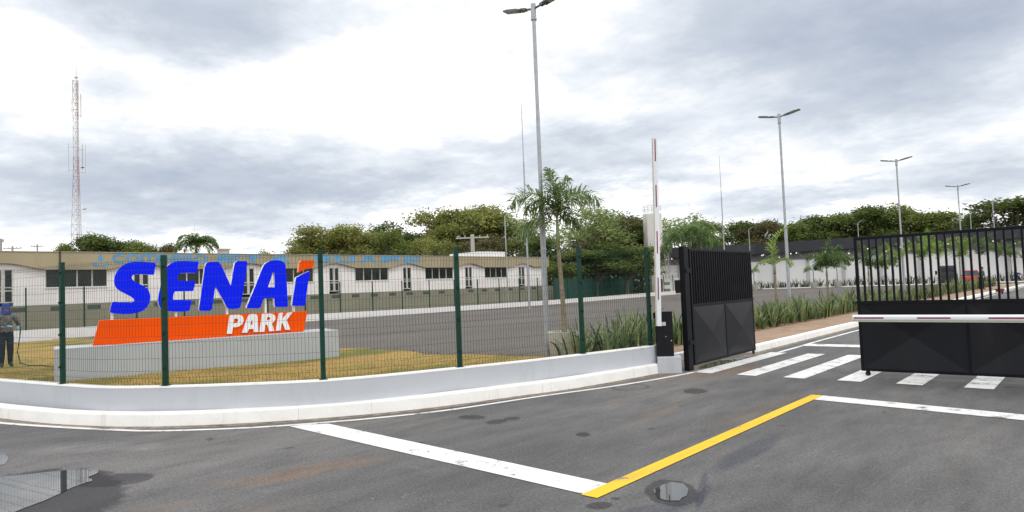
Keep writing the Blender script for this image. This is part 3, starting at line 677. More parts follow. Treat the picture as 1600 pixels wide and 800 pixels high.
g = MB(); bp = [(x, max(z, .992)) for x, z in SG['board']]; g.prism(bp, sp(), -.13, 0, 0, 1)
board = g.build('board', [MT['orange'], MT['orange_side']], sign, fixn=True)
def letter(key, holes, fn, d0, d1, name, mats, parent, rnd_=True):
    o = SG[key]
    def soft(p):  # round off the corners a little
        out = []
        for i, c in enumerate(p):
            a = Vector(p[i - 1]); b = Vector(c); d = Vector(p[(i + 1) % len(p)]); r = .022
            la = (a - b).length; ld = (d - b).length
            if la > 2.4 * r and ld > 2.4 * r: out += [tuple(b + (a - b).normalized() * r), tuple(b + ((a - b).normalized() + (d - b).normalized()) * r * .3), tuple(b + (d - b).normalized() * r)]
            else: out.append(tuple(b))
        return out
    if rnd_: o = soft(o)
    g = MB(); g.prism(o, fn, d0, d1, 0, 1, holes=[SG[h] for h in holes]); return g.build(name, mats, parent, fixn=False)
for k, h in (('S', []), ('E', []), ('N', []), ('A', ['Ahole']), ('I', [])):
    letter(k, h, sp(), -.12, 0, 'letter', [MT['blue'], MT['sign_white']], sign)
o = letter('dot', [], sp(), -.12, 0, 'letter_accent', [MT['orange'], MT['orange_side']], sign)
for k, h in (('P', ['Phole']), ('A2', ['A2hole']), ('R', ['Rhole']), ('K', [])):
    letter(k, h, sp(.3), .004, .03, 'board_letter', [MT['sign_white'], MT['sign_white']], sign, False)
for (u, v), v1 in zip(SG['sup'], (1.56, 1.56, 1.57, 1.7, 1.56)):
    g = MB(); m_ = sp()
    for uu in (u, ):
        g.box((-.018, -.018, 0), (.018, .018, v1 - 1.3), 0, Matrix.Translation((m_(uu, 0, -.06)[0], m_(uu, 0, -.06)[1], 1.35)))
    g.build('bracket', MT['sign_white'], sign)
g = MB(); m_ = sp()
for u in (4.235,): g.box((-.015, -.015, 0), (.015, .015, .3), 0, Matrix.Translation((m_(u, 0, -.06)[0], m_(u, 0, -.06)[1], 2.2)))
for u in (4.235,): pass
g.build('bracket', MT['black_plastic'], sign)

# ------------------------------------------------------------------ left building (runs parallel to the drive, 46 m away)
bld = empty('office_building', (-46, 30, 0)); bld_loc = Vector((-46, 30, 0))
tag(bld, 'long single-storey white building with a scalloped khaki fascia, faded blue lettering and olive base', 'building')
def bx(g, x0, x1, y0, y1, z0, z1, mi=0): g.box((x0 + 46, y0 - 30, z0), (x1 + 46, y1 - 30, z1), mi)
Y0, Y1 = -22., 57.6
doors = [-11.5, -4.4, 2.7, 9.75, 16.9, 24.0, 31.1, 38.5, 46.05, 53.8]
wins = [(-9.4, -6.2), (-2.3, .9), (4.7, 7.9), (11.75, 14.95), (18.9, 22.2), (25.9, 29.25), (33.1, 36.45), (40.6, 44.0), (48.3, 51.5)]
g = MB(); cuts = sorted([(a, b, 2.76, 3.86) for a, b in wins] + [(d - .47, d + .47, 1.98, 3.87) for d in doors]); y = Y0
for a, b, z0, z1 in cuts:
    bx(g, -58, -46, y, a, 1.80, 4.55)
    bx(g, -58, -46, a, b, 1.80, z0) if z0 > 1.99 else None
    bx(g, -58, -46, a, b, z1, 4.55); bx(g, -58, -46.25, a, b, z0, z1); y = b
bx(g, -58, -46, y, Y1, 1.80, 4.55)
g.build('wall', MT['house_white'], bld)
g = MB(); bx(g, -58, -45.9, Y0, Y1 + .05, -.05, 1.80); bx(g, -47, -45.9, Y1 + .05, 62, -.05, 1.75); g.build('base_course', MT['olive'], bld)
# scalloped fascia
def fz(y):
    z = 3.80
    for d in doors:
        u = abs(y - d)
        if u < 2.0: z = 3.80 + .37 * (.55 * (.5 + .5 * math.cos(PI * u / 2.0)) + .45 * (1 - (u / 2.0) ** 2))
    return z
ysn = [Y0 - .3] + [Y0 + k * .16 for k in range(int((Y1 - Y0) / .16) + 1)] + [Y1 + .5]
poly = [(y, fz(y)) for y in ysn] + [(Y1 + .5, 4.82), (Y0 - .3, 4.82)]
g = MB(); g.prism(poly, lambda u, v, d: (d + 46, u - 30, v), -45.92, -45.75)
bx(g, -58.4, -45.92, Y0 - .3, Y1 + .5, 4.60, 4.80)
g.build('fascia', MT['fascia'], bld, fixn=True)
g = MB(); bx(g, -58.5, -45.71, Y0 - .35, Y1 + .55, 4.82, 4.86); g.build('roof_coping', MT['pot'], bld)
g = MB(); bx(g, -53, -48.4, 50.3, 54.0, 4.86, 5.55); g.build('roof_tank_room', MT['house_white'], bld)
g = MB(); bx(g, -49.6, -48.9, 23.5, 24.1, 4.86, 5.35); bx(g, -49.7, -48.8, 23.4, 24.2, 5.35, 5.43); g.build('roof_vent', MT['pot'], bld)
for a, b in wins:
    g = MB(); w = (b - a) / 4
    bx(g, -46.12, -46.02, a, b, 2.76, 2.81); bx(g, -46.12, -46.02, a, b, 3.81, 3.86)
    for k in range(5):
        c = a + w * k; bx(g, -46.12, -46.02, max(a, c - .035), min(b, c + .035), 2.81, 3.81)
    f = g.build('window', MT['frame'], bld)
    g = MB(); bx(g, -46.09, -46.07, a, b, 2.8, 3.82); p = g.build('pane', MT['glass'], f)
    g = MB(); bx(g, -46.0, -45.95, a - .05, b + .05, 2.72, 2.76); g.build('sill', MT['house_white'], f)
for d in doors:
    g = MB()
    bx(g, -46.12, -46.0, d - .47, d - .40, 1.98, 3.87); bx(g, -46.12, -46.0, d + .40, d + .47, 1.98, 3.87); bx(g, -46.12, -46.0, d - .09, d + .09, 1.98, 3.80)
    bx(g, -46.12, -46.0, d - .40, d + .40, 3.80, 3.87)
    for z in (1.98, 2.62, 2.80):
        bx(g, -46.11, -46.01, d - .4, d - .09, z, z + .06); bx(g, -46.11, -46.01, d + .09, d + .4, z, z + .06)
    f = g.build('door', MT['frame'], bld)
    g = MB(); bx(g, -46.09, -46.07, d - .4, d + .4, 2.0, 3.82); g.build('pane', MT['glass'], f)
y = -20.
while y < Y1:
    g = MB(); bx(g, -45.93, -45.895, y, y + .72, 1.44, 1.70); v_ = g.build('vent', MT['vent'], bld)
    y += 1.88
g = MB(); g.tube([(.30, wy(124) - 30 if False else -17.6, 3.7), (.30, -17.6, 4.95)], .035, 6); g.build('downpipe', MT['rubber'], bld)
# old lettering on the fascia
def stroke_mb(paths, w, y0, y1, z0, z1):
    g = MB()
    for k, p in enumerate(paths):
        pts = [(y0 + (y1 - y0) * a, z0 + (z1 - z0) * b) for a, b in p]
        A = offset_path(pts, w / 2); B = offset_path(pts, -w / 2); n = len(pts); x = .258 + .0012 * k
        g.add([(x, u - 30, v) for u, v in A] + [(x, u - 30, v) for u, v in B] + [(x - .01, u - 30, v) for u, v in A] + [(x - .01, u - 30, v) for u, v in B],
              [(i + n, i + 1 + n, i + 1, i) for i in range(n - 1)] + [(i, i + 1, i + 1 + 2 * n, i + 2 * n) for i in range(n - 1)] + [(i + n, i + 3 * n, i + 1 + 3 * n, i + 1 + n) for i in range(n - 1)])
    return g
def arc(cx, cy, rx, ry, a0, a1, n=14): return [(cx + rx * math.cos(R(a0 + (a1 - a0) * k / n)), cy + ry * math.sin(R(a0 + (a1 - a0) * k / n))) for k in range(n + 1)]
GL = {'c': [arc(.55, .5, .5, .48, 45, 315)], 'o': [arc(.5, .5, .48, .48, 0, 360, 20)],
      'm': [[(.03, 0), (.03, .98)], arc(.26, .7, .23, .28, 180, 0) + [(.49, 0)], arc(.72, .7, .23, .28, 180, 0) + [(.95, 0)]],
      'p': [[(.04, -.42), (.04, .98)], arc(.5, .5, .46, .48, 0, 360, 20)], 'e': [[(.05, .52), (.95, .52)], arc(.5, .5, .47, .48, 0, 312)],
      's': [arc(.5, .74, .4, .24, 30, 260, 10) + arc(.5, .27, .42, .26, 80, -150, 10)], 'a': [arc(.5, .5, .46, .48, 0, 360, 20), [(.96, 0), (.96, .98)]]}
def wy(px): # fascia plane hit, x = -45.4
    d = fw + rt * ((px - 800) / F_PX) + up * ((400 - 404) / F_PX); return d.y * (-45.75 / d.x)
for ch, a, b in (('c', 177, 195), ('o', 199, 216), ('m', 221, 246), ('p', 249, 264), ('e', 268, 285), ('s', 288, 301), ('a', 305, 322)):
    stroke_mb(GL[ch], .17, wy(a), wy(b), 4.24, 4.72).build('lettering', MT['sky_blue_paint'], bld)
BK = {'E': [[(0, 1), (0, 0), (1, 0), (1, .3), (.35, .3), (.35, .38), (.85, .38), (.85, .62), (.35, .62), (.35, .7), (1, .7), (1, 1)]],
      'T': [[(0, 1), (0, .7), (.3, .7), (.3, 0), (.7, 0), (.7, .7), (1, .7), (1, 1)]],
      'A': [[(0, 0), (.3, 1), (.7, 1), (1, 0), (.72, 0), (.66, .22), (.34, .22), (.28, 0)]],
      'S': [[(0, 0), (1, 0), (1, .62), (.35, .62), (.35, .7), (1, .7), (1, 1), (0, 1), (0, .4), (.65, .4), (.65, .3), (0, .3)]],
      'U': [[(0, 1), (0, 0), (1, 0), (1, 1), (.68, 1), (.68, .3), (.32, .3), (.32, 1)]],
      'P': [[(0, 0), (0, 1), (1, 1), (1, .3), (.36, .3), (.36, 0)]]}
for ch, a, b in (('E', 339, 376), ('T', 382, 408), ('A', 421, 453), ('S', 492, 517), ('U', 523, 555), ('A', 562, 589), ('P', 595, 625), ('E', 630, 656)):
    y0, y1 = wy(a), wy(b); g = MB()
    g.prism([(y0 + (y1 - y0) * u, 4.22 + .56 * v) for u, v in BK[ch][0]], lambda u, v, d: (d + 46, u - 30, v), -45.76, -45.742)
    g.build('lettering', MT['sky_blue_paint'], bld, fixn=True)
y0, y1 = wy(150), wy(164)
g = MB(); dp = [(.5, 1.), (.62, .78), (.78, .55), (.8, .42), (.7, .3), (.5, .24), (.3, .3), (.2, .42), (.22, .55), (.38, .78)]
g.prism([(y0 + (y1 - y0) * u, 4.1 + .72 * v) for u, v in dp], lambda u, v, d: (d + 46, u - 30, v), -45.76, -45.742)
g.build('emblem', MT['sky_blue_paint'], bld, fixn=True)
stroke_mb([arc(.5, .42, .75, .38, 200, 340), arc(.5, .35, .9, .42, 195, 250), arc(.5, .35, .9, .42, 290, 345)], .09, y0, y1, 4.0, 4.72).build('emblem', MT['sky_blue_paint'], bld)

# ------------------------------------------------------------------ far fence along the lot
F2 = Path(smooth_path([(-39.6, -16), (-39.6, 5), (-39.5, 20), (-38.6, 31), (-38.2, 42), (-38.4, 50), (-40.2, 62), (-41.6, 71), (-42.2, 78), (-42, 86)], 1.))
f2 = empty('far_mesh_fence', (0, 0, 0)); tag(f2, 'distant low green mesh fence on a white kerb in front of the khaki building', 'fence')
def z2(y): return .60 - max(0, min(1, (y - 10) / 25)) * .14
g = MB(); pts = [F2.at(k * 1.)[0] for k in range(int(F2.L) + 1)]; P2 = [(p.x, p.y) for p in pts]
A = offset_path(P2, -.08); B = offset_path(P2, .1); n = len(P2)
g.add([(x, y, -.05) for x, y in A] + [(x, y, z2(y)) for x, y in A] + [(x, y, z2(y)) for x, y in B] + [(x, y, -.05) for x, y in B], [(r_ * n + i, r_ * n + i + 1, (r_ + 1) * n + i + 1, (r_ + 1) * n + i) for r_ in range(3) for i in range(n - 1)])
g.build('kerb_wall', MT['white_paint'], f2, fixn=True)
d = .3; k = 0
while d < F2.L - .2:
    q, t = F2.at(d); g = MB(); g.box((q.x - .03, q.y - .03, z2(q.y)), (q.x + .03, q.y + .03, z2(q.y) + 2.06)); g.build('post', MT['green_metal'], f2)
    d2 = min(d + 2.5, F2.L); 
    if d2 - d > 1:
        g = MB()
        for j in range(50):
            p, _ = F2.at(d + (d2 - d) * j / 50); g.tube([(p.x, p.y, z2(p.y) + .02), (p.x, p.y, z2(p.y) + 2.02)], .0019, 3, caps=False)
        pb, _ = F2.at(d2)
        for z in (.05, .12, .22, .45, .62, .72, .9, 1.14, 1.24, 1.45, 1.7, 1.8, 2.0): g.tube([(q.x, q.y, z2(q.y) + z), (pb.x, pb.y, z2(pb.y) + z)], .002, 3, caps=False)
        g.build('wire_panel', MT['wire'], f2)
    d = d2
net = empty('shade_net', (0, 0, 0)); tag(net, 'dark green shade net strung at the back of the lot, left of the water tank', 'net')
g = MB(); npth = [(-43.5, 56), (-45.5, 64), (-47.5, 72), (-49.3, 81)]
NP_ = Path(npth)
NN = 60; vs = []
for i in range(NN + 1):
    q, t = NP_.at(NP_.L * i / NN); w = .06 * math.sin(i * 1.1)
    vs += [(q.x + w, q.y, .3), (q.x + w, q.y, 2.45 + .07 * math.sin(i * .9))]
g.add(vs, [(2 * i, 2 * i + 2, 2 * i + 3, 2 * i + 1) for i in range(NN)]); o = g.build('netting', MT['net'], net)
mo = o.modifiers.new('thick', 'SOLIDIFY'); mo.thickness = .01
for i in range(0, NN + 1, 6):
    q, t = NP_.at(NP_.L * i / NN); g = MB(); g.tube([(q.x - .1, q.y, 0), (q.x - .1, q.y, 2.6)], .04, 6); g.build('post', MT['green_metal'], net)

# ------------------------------------------------------------------ gates
def gate_leaf(name, label, flip=False):
    """leaf along +x from hinge(0) to L, front face towards -y"""
    L, H, Z0, MID = 3.15, 2.38, .085, 1.25
    root = empty(name, (0, 0, 0)); tag(root, label, 'gate')
    g = MB(); t = .045
    g.box((0, -t / 2, Z0), (.06, t / 2 + .01, H)); g.box((L - .05, -t / 2, Z0), (L, t / 2, H))
    g.box((.06, -t / 2, H - .05), (L - .05, t / 2, H)); g.box((.06, -t / 2, MID - .03), (L - .05, t / 2, MID + .03)); g.box((.06, -t / 2, Z0), (L - .05, t / 2, Z0 + .05))
    g.box((L / 2 - .02, -t / 2 - .001, Z0 + .05), (L / 2 + .02, t / 2 + .001, MID - .03))
    bev(g.build('frame', MT['gate'], root), .004)
    n = 27
    for k in range(n):
        x = .06 + (L - .11) * (k + .75) / (n + .5); g = MB(); g.box((x - .0155, -.022, MID + .03), (x + .0155, .022, H - .05)); b = g.build('bar', MT['gate'], root)
    for a, b in ((.06, L / 2 - .02), (L / 2 + .02, L - .05)):
        c = (a + b) / 2; zc = (Z0 + MID) / 2; z0, z1 = Z0 + .05, MID - .03
        g = MB()
        for s in (-1, 1):
            y = s * .017; P_ = [(a, y, z0), (b, y, z0), (b, y, z1), (a, y, z1), (c, y - .045, zc)]
            fs = [(0, 1, 4), (1, 2, 4), (2, 3, 4), (3, 0, 4)]; g.add(P_, fs if s < 0 else [f[::-1] for f in fs])
        g.build('sheet_panel', MT['gate_panel'], root)
    g = MB(); g.tube([(L - .1, -.012, .042), (L - .1, .012, .042)], .042, 14); wh = g.build('caster', MT['rubber'], root)
    g = MB(); g.box((L - .125, -.022, .04), (L - .075, -.016, .1)); g.box((L - .125, .016, .04), (L - .075, .022, .1)); g.build('fork', MT['gate'], wh)
    g = MB(); g.tube([(L, 0, MID), (L + .06, 0, MID)], .012, 8); g.tube([(L - .06, -.03, MID + .02), (L + .05, -.03, MID + .02)], .008, 6); g.build('bolt', MT['gate'], root)
    return root
g1 = gate_leaf('gate_leaf', 'dark gate leaf swung open beside the boom cabinet, its creased lower panels facing right')
g1.location = (-6.27, 12.42, 0); g1.rotation_euler = (0, 0, PI / 2 + .015)
g2 = gate_leaf('gate_leaf', 'dark gate leaf standing closed across the drive behind the horizontal red and white boom')
g2.location = (-.20, 12.87, 0); g2.rotation_euler = (0, 0, PI + .02)
gp_ = empty('gate_post', (-6.30, 12.28, 0)); tag(gp_, 'thick dark steel post carrying the open gate leaf beside the boom cabinet', 'post')
g = MB(); g.box((-.06, -.10, 0), (.05, .09, 2.42)); bev(g.build('upright', MT['gate'], gp_), .006)
g = MB(); g.box((.05, -.06, .5), (.065, .12, .58)); g.box((.05, -.06, 1.9), (.065, .12, 1.98)); g.build('hinge', MT['gate'], gp_)

gq_ = empty('gate_post', (-.08, 12.93, 0)); tag(gq_, 'thick dark steel post at the hinge side of the closed gate leaf', 'post')
g = MB(); g.box((-.05, -.09, 0), (.07, .09, 2.42)); bev(g.build('upright', MT['gate'], gq_), .006)
g = MB(); g.box((-.09, -.07, .5), (-.05, .0, .58)); g.box((-.09, -.07, 1.9), (-.05, .0, 1.98)); g.build('hinge', MT['gate'], gq_)

# ------------------------------------------------------------------ boom barriers
def boom(name, label, base, cab_rz):
    root = empty(name, base, cab_rz); tag(root, label, 'barrier'); return root
def cabinet(root, zb, zt, plate=True):
    g = MB(); g.box((-.16, -.16, zb), (.16, .16, zt - .03)); g.box((-.165, -.165, zt - .03), (.165, .165, zt)); bev(g.build('cabinet', MT['black_plastic'], root), .012)
    g = MB(); g.box((-.1, -.168, zt - .27), (.03, -.16, zt - .2)); g.build('label_plate', MT['label'], root)
    g = MB(); g.tube([(.12, -.16, zb + .3), (.12, -.17, zb + .3)], .012, 8); g.tube([(.02, -.16, zb + .38), (.02, -.167, zb + .38)], .01, 8); g.build('lock', MT['steel'], root)
    g = MB(); g.box((-.2, -.16, zt - .12), (-.16, .0, zt - .02)); g.tube([(-.1, -.16, zt - .07), (-.1, -.22, zt - .07)], .035, 12); g.build('pivot', MT['black_plastic'], root)
def arm(root, p0, p1, nrm, name='arm'):
    """flat beam from p0 to p1 (local), broad face along nrm"""
    p0, p1, nrm = Vector(p0), Vector(p1), Vector(nrm).normalized(); ax = (p1 - p0); L = ax.length; ax.normalize(); sd = ax.cross(nrm)
    m_ = Matrix((ax, sd, nrm)).transposed().to_4x4(); m_.translation = p0
    g = MB(); n = 14     # rounded beam
    prof = [(.012, .006), (.026, .003), (.038, -.004), (.046, -.014), (.047, -.026), (.036, -.04), (-.036, -.04), (-.047, -.026), (-.046, -.014), (-.038, -.004), (-.026, .003), (-.012, .006)]
    vs = [m_ @ Vector((x, a, b)) for x in (0, L) for a, b in prof]; k = len(prof)
    g.add(vs, [(i, (i + 1) % k, (i + 1) % k + k, i + k) for i in range(k)] + [tuple(range(k - 1, -1, -1)), tuple(range(k, 2 * k))])
    a = g.build(name, MT['boom_white'], root, fixn=True)
    for sgn in (1, -1):
        x = L - .02; i = 0
        while x > .3:
            ln = .43; g = MB(); zf = .0062 if sgn > 0 else -.0402
            g.box((x - ln, -.011, min(zf, zf + sgn * .002)), (x, .011, max(zf, zf + sgn * .002)), 0, m_); g.build('reflective_strip', MT['boom_red'], a); x -= .89
    g = MB(); g.box((.0, -.062, -.03), (L, -.0485, -.005), 0, m_); g.build('rubber_edge', MT['boom_yellow'], a)
    g = MB(); g.box((-.3, -.05, -.05), (.0, .05, .008), 0, m_); 
    return a
b1 = boom('boom_barrier', 'black boom barrier cabinet on a grey block with its red-striped white arm raised upright', (-6.63, 11.95, 0), R(32))
g = MB(); g.box((-.16, -.26, -.02), (.28, .30, .31)); bev(g.build('base_block', MT['wall_grey'], b1), .01)
cabinet(b1, .31, 1.17)
arm(b1, (-.1, -.235, .90), (-.01, -.30, 4.52), (0, -1, -.02))
b2 = boom('boom_barrier', 'boom barrier with red-striped white arm lowered across the drive before the closed gate leaf', (.62, 11.95, 0), 0)
g = MB(); g.box((-.26, -.26, -.02), (.26, .30, .31)); bev(g.build('base_block', MT['wall_grey'], b2), .01)
cabinet(b2, .31, 1.17)
arm(b2, (-.16, -.235, 1.05), (-3.79, -.16, 1.05), (0, -1, 0))

# ------------------------------------------------------------------ lamps and masts
def lamp_head(root, sgn, z, L=.82):
    tilt = R(11); m_ = Matrix.Translation((0, 0, z)) @ Matrix.Rotation(-sgn * tilt, 4, 'Y')
    g = MB(); g.tube([m_ @ Vector((sgn * .03, 0, 0)), m_ @ Vector((sgn * .26, 0, 0))], .026, 8); g.box((min(sgn * .2, sgn * .34), -.05, -.03), (max(sgn * .2, sgn * .34), .05, .03), 0, m_)
    x0, x1 = sorted((sgn * .30, sgn * L)); g.box((x0, -.095, -.028), (x1, .095, .008), 0, m_); g.box((x0 + .04, -.07, .008), (x1 - .15, .07, .03), 0, m_)
    h = g.build('lamp_head', MT['lamp_dark'], root)
    x0, x1 = sorted((sgn * .42, sgn * (L - .03))); g = MB(); g.box((x0, -.085, -.034), (x1, .085, -.0305), 0, m_); g.build('lens', MT['lens'], h)
def street_lamp(x, y, label, H=8.1, grp=None, rz=0.):
    root = empty('street_lamp', (x, y, .1), rz); tag(root, label, 'street lamp', grp)
    g = MB(); g.tube([(0, 0, -.1), (0, 0, 3.6)], .062, 14); g.tube([(0, 0, 3.6), (0, 0, 3.75)], .062, 14, r2=.046); g.tube([(0, 0, 3.75), (0, 0, H - .3)], .046, 14, r2=.042)
    g.build('pole', MT['galv'], root, smooth=False)
    g = MB(); g.tube([(0, 0, H - .36), (0, 0, H - .02)], .06, 12); g.tube([(0, 0, H - .4), (0, 0, H - .36)], .068, 12); g.build('collar', MT['galv'], root)
    lamp_head(root, -1, H - .14); lamp_head(root, 1, H - .14)
    return root
street_lamp(-9.55, 11.95, 'nearest and tallest-looking twin-headed galvanised lamp post, rising left of the potted palm', rz=R(4))
street_lamp(-9.55, 27.2, 'twin-headed lamp post second from the camera, beside the small bright palm in the border')
street_lamp(-8.9, 43.6, 'twin-headed lamp post third from the camera, its top above the wooded ridge', 8.1)
street_lamp(-8.5, 61.3, 'twin-headed lamp post fourth from the camera, seen through the closed gate leaf bars', 8.1)
street_lamp(-8.3, 79.5, 'faint farthest twin-headed lamp post of the drive row, near the clumpy tree at right', 8.1)
def mast(px, d, ytop, label, r=.05, base=.1):
    x, y = xy(px, d); root = empty('slender_mast', (x, y, base)); tag(root, label, 'mast'); H = zat(px, ytop, d) - base
    g = MB(); g.tube([(0, 0, 0), (0, 0, H * .35)], r * 1.5, 8); g.tube([(0, 0, H * .35), (0, 0, H * .7)], r * 1.1, 8); g.tube([(0, 0, H * .7), (0, 0, H)], r * .75, 8, r2=r * .4); g.build('pole', MT['galv'], root)
    g = MB(); g.tube([(0, 0, 0), (0, 0, .04)], r * 3.4, 10); g.build('base_plate', MT['galv'], root)
mast(826, 52, 153, 'tall thin galvanised mast standing behind the potted palm, left of the nearest lamp post')
mast(1134, 78, 242, 'tall thin galvanised mast behind the open gate leaf, leaning against the grey sky', .055)
mast(1083, 100, 318, 'short thin rod mast right of the water tank, above the trees', .05)
mast(306, 110, 345, 'hair-thin aerial rod rising beside the royal palm behind the building', .03)
def small_lamp(px, d, ytop, label, sgn=1):
    x, y = xy(px, d); root = empty('small_lamp', (x, y, .1), yaw); tag(root, label, 'lamp'); H = zat(px, ytop, d) - .1
    g = MB(); g.tube([(0, 0, 0), (0, 0, H - .3)], .07, 8, r2=.05); g.build('pole', MT['galv'], root)
    g = MB(); g.tube([(0, 0, H - .35), (sgn * .3, 0, H - .12), (sgn * .6, 0, H)], .03, 6); h = g.build('arm', MT['galv'], root)
    g = MB(); g.box((min(sgn * .5, sgn * 1.05), -.11, H - .02), (max(sgn * .5, sgn * 1.05), .11, H + .05)); g.build('lamp_head', MT['lamp_dark'], root)
small_lamp(1174, 88, 355, 'small single-headed lamp post against the trees just right of the open gate leaf')
small_lamp(1345, 92, 345, "small single-headed lamp post before the wooded ridge, above the closed gate leaf's left edge")
small_lamp(793, 66, 332, 'single-headed street light among the trees behind the end of the khaki-topped building')
small_lamp(1112, 92, 372, 'tiny single-headed lamp behind the left part of the open gate leaf', -1)
small_lamp(1522, 92, 331, 'small single-headed lamp in front of the clumpy tree at the right edge')
small_lamp(920, 84, 397, 'small grey lamp post standing before the shade net left of the water tank', -1)

# concrete utility poles with cross-arms behind the building
def utility(px, d, ytop, label, w=1.6, r=.14):
    x, y = xy(px, d); root = empty('utility_pole', (x, y, 0), yaw); tag(root, label, 'pole'); H = zat(px, ytop, d)
    g = MB(); g.tube([(0, 0, 0), (0, 0, H)], r * 1.3, 8, r2=r); g.build('pole', MT['concrete_pole'], root)
    g = MB(); g.box((-w, -.06, H - .45), (w, .06, H - .3)); ca = g.build('cross_arm', MT['concrete_pole'], root)
    g = MB()
    for k in (-.9, -.45, .45, .9): g.tube([(k * w, 0, H - .3), (k * w, 0, H - .1)], .06, 6)
    g.build('insulators', MT['pot'], ca)
utility(741, 78, 366, 'pale concrete utility pole with a T-shaped cross-arm in front of the olive trees', 1.9, .22)
utility(20, 110, 384, 'dark utility pole with cross-arm peeping over the roof, second from the left edge', 1.5)
utility(59, 120, 381, 'dark utility pole with cross-arm peeping over the roof, beside the wispy tree', 1.1)
utility(2, 90, 372, 'dark utility pole peeping over the roof at the extreme left edge', .4)
for k, (ya, yb) in enumerate(((338, 303), (343, 315))):
    pa = at(1475, ya, 230); pb = at(1760, yb - 25, 150); g = MB(); pts = []
    for i in range(25):
        t = i / 24; p = pa.lerp(pb, t); p.z -= 2.2 * 4 * t * (1 - t) * .5; pts.append(p)
    g.tube(pts, .035, 4); o = g.build('power_line', MT['rubber']); tag(o, ('upper' if k == 0 else 'lower') + ' thin power line crossing the sky above the clumpy tree at right', 'cable')

# ------------------------------------------------------------------ lattice tower
tx, ty = xy(122, 150); tower = empty('lattice_tower', (tx, ty, 0), yaw + R(14)); tag(tower, 'tall slim red and white lattice radio tower with aerials behind the left building', 'tower')
TH = zat(122, 121, 150); wb_, wt = 1.75, .62
def leg(k, z):
    a = R(90 + 120 * k); zz_ = min(1, z / (TH * .62)); r = wb_ + (wt - wb_) * zz_; return Vector((r * math.cos(a), r * math.sin(a), z))
secs = 24; g = [MB() for _ in range(6)]
for s in range(secs):
    z0, z1 = TH * s / secs, TH * (s + 1) / secs; gi = g[s // 4]
    for k in range(3):
        gi.tube([leg(k, z0), leg(k, z1)], .055, 5, caps=False); gi.tube([leg(k, z0), leg((k + 1) % 3, z1)], .028, 4, caps=False); gi.tube([leg((k + 1) % 3, z0), leg(k, z1)], .022, 4, caps=False); gi.tube([leg(k, z1), leg((k + 1) % 3, z1)], .028, 4, caps=False)
for i, gi in enumerate(g): gi.build('lattice_section', MT['tower_white' if i % 2 == 0 else 'tower_red'], tower)
g_ = MB(); 
for k in range(40): z = TH * k / 40; g_.tube([(-.12, 0, z), (.12, 0, z)], .02, 4)
for sx in (-.12, .12): g_.tube([(sx, 0, 0), (sx, 0, TH)], .03, 4)
g_.build('ladder', MT['tower_white'], tower)
g_ = MB(); g_.tube([(.1, 0, TH), (.1, 0, TH + 3.4)], .035, 5); g_.box((-.2, -.2, TH + .6), (.35, .2, TH + .9)); g_.build('lightning_rod', MT['steel'], tower)
for (x, z0, z1, lab) in ((.95, TH - 8.2, TH - 3.0, 0), (-1.6, TH - 20.5, TH - 14, 0), (1.15, TH - 20, TH - 14.4, 0), (1.75, TH - 21, TH - 14.6, 0), (-.95, TH - 7, TH - 4, 0)):
    g_ = MB(); g_.tube([(x, 0, z0), (x, 0, z1)], .085 if 0 < x < 1.5 else .045, 6); g_.tube([(0, 0, z0 + .4), (x, 0, z0 + .4)], .035, 4); g_.tube([(0, 0, z1 - 1), (x, 0, z1 - 1)], .03, 4); g_.build('aerial', MT['steel'], tower)
for (x, z) in ((1.2, TH * .62), (1.55, TH * .44), (.9, TH * .28)):
    g_ = MB(); g_.lathe([(0, 0), (.3, .05), (.38, .16), (0, .12)], 12, (x, 0, z)); g_.tube([(0, 0, z), (x, 0, z)], .04, 4); g_.build('dish', MT['steel'], tower)

# ------------------------------------------------------------------ water tank
tx, ty = xy(1024, 92); tank = empty('water_tank', (tx, ty, .1), yaw); tag(tank, 'pale concrete cup-shaped water tower with a top rail, half hidden by the raised boom', 'tank')
zt, zb = zat(1022, 335, 92), zat(1022, 388, 92)
g = MB(); g.lathe([(0, zb - .7), (.80, zb - .65), (1.28, zb), (1.30, zb + .02), (1.30, zt - .1), (1.24, zt), (0, zt + .12)], 8, mi=0); g.build('bowl', MT['tank'], tank)
g = MB(); g.lathe([(.84, -.1), (.80, zb - .6)], 8); g.lathe([(.86, zb - .75), (.92, zb - .68), (.92, zb - .55), (.84, zb - .5)], 8); g.build('shaft', MT['tank'], tank)
g = MB()
for k in range(14):
    a = 2 * PI * k / 14; g.tube([(1.2 * math.cos(a), 1.2 * math.sin(a), zt - .1), (1.2 * math.cos(a), 1.2 * math.sin(a), zt + 1.)], .02, 4)
for z in (.55, 1.): g.tube([(1.2 * math.cos(2 * PI * k / 20), 1.2 * math.sin(2 * PI * k / 20), zt + z) for k in range(21)], .02, 4)
g.build('railing', MT['steel'], tank)
g = MB(); za, zb2 = zat(1040, 418, 92), zat(1040, 361, 92)
for sx in (-.25, .25): g.tube([(1.65 + sx, -.1, 1.2), (1.65 + sx, -.1, zb2)], .035, 4)
z = 1.3
while z < zb2: g.tube([(1.4, -.1, z), (1.9, -.1, z)], .022, 4); z += .3
z = 3.
while z < zb2: g.tube([(1.3, -.1, z), (1.35, -.7, z), (1.65, -.9, z), (1.95, -.7, z), (2.0, -.1, z)], .02, 4); z += .8
for q in ((1.35, -.7), (1.65, -.9), (1.95, -.7)): g.tube([(*q, 3.), (*q, zb2)], .018, 4)
g.tube([(1.1, -.1, zb2 - .5), (1.65, -.1, zb2 - .5)], .03, 4); g.tube([(.8, -.1, 3), (1.65, -.1, 3)], .03, 4)
g.build('caged_ladder', MT['steel'], tank)
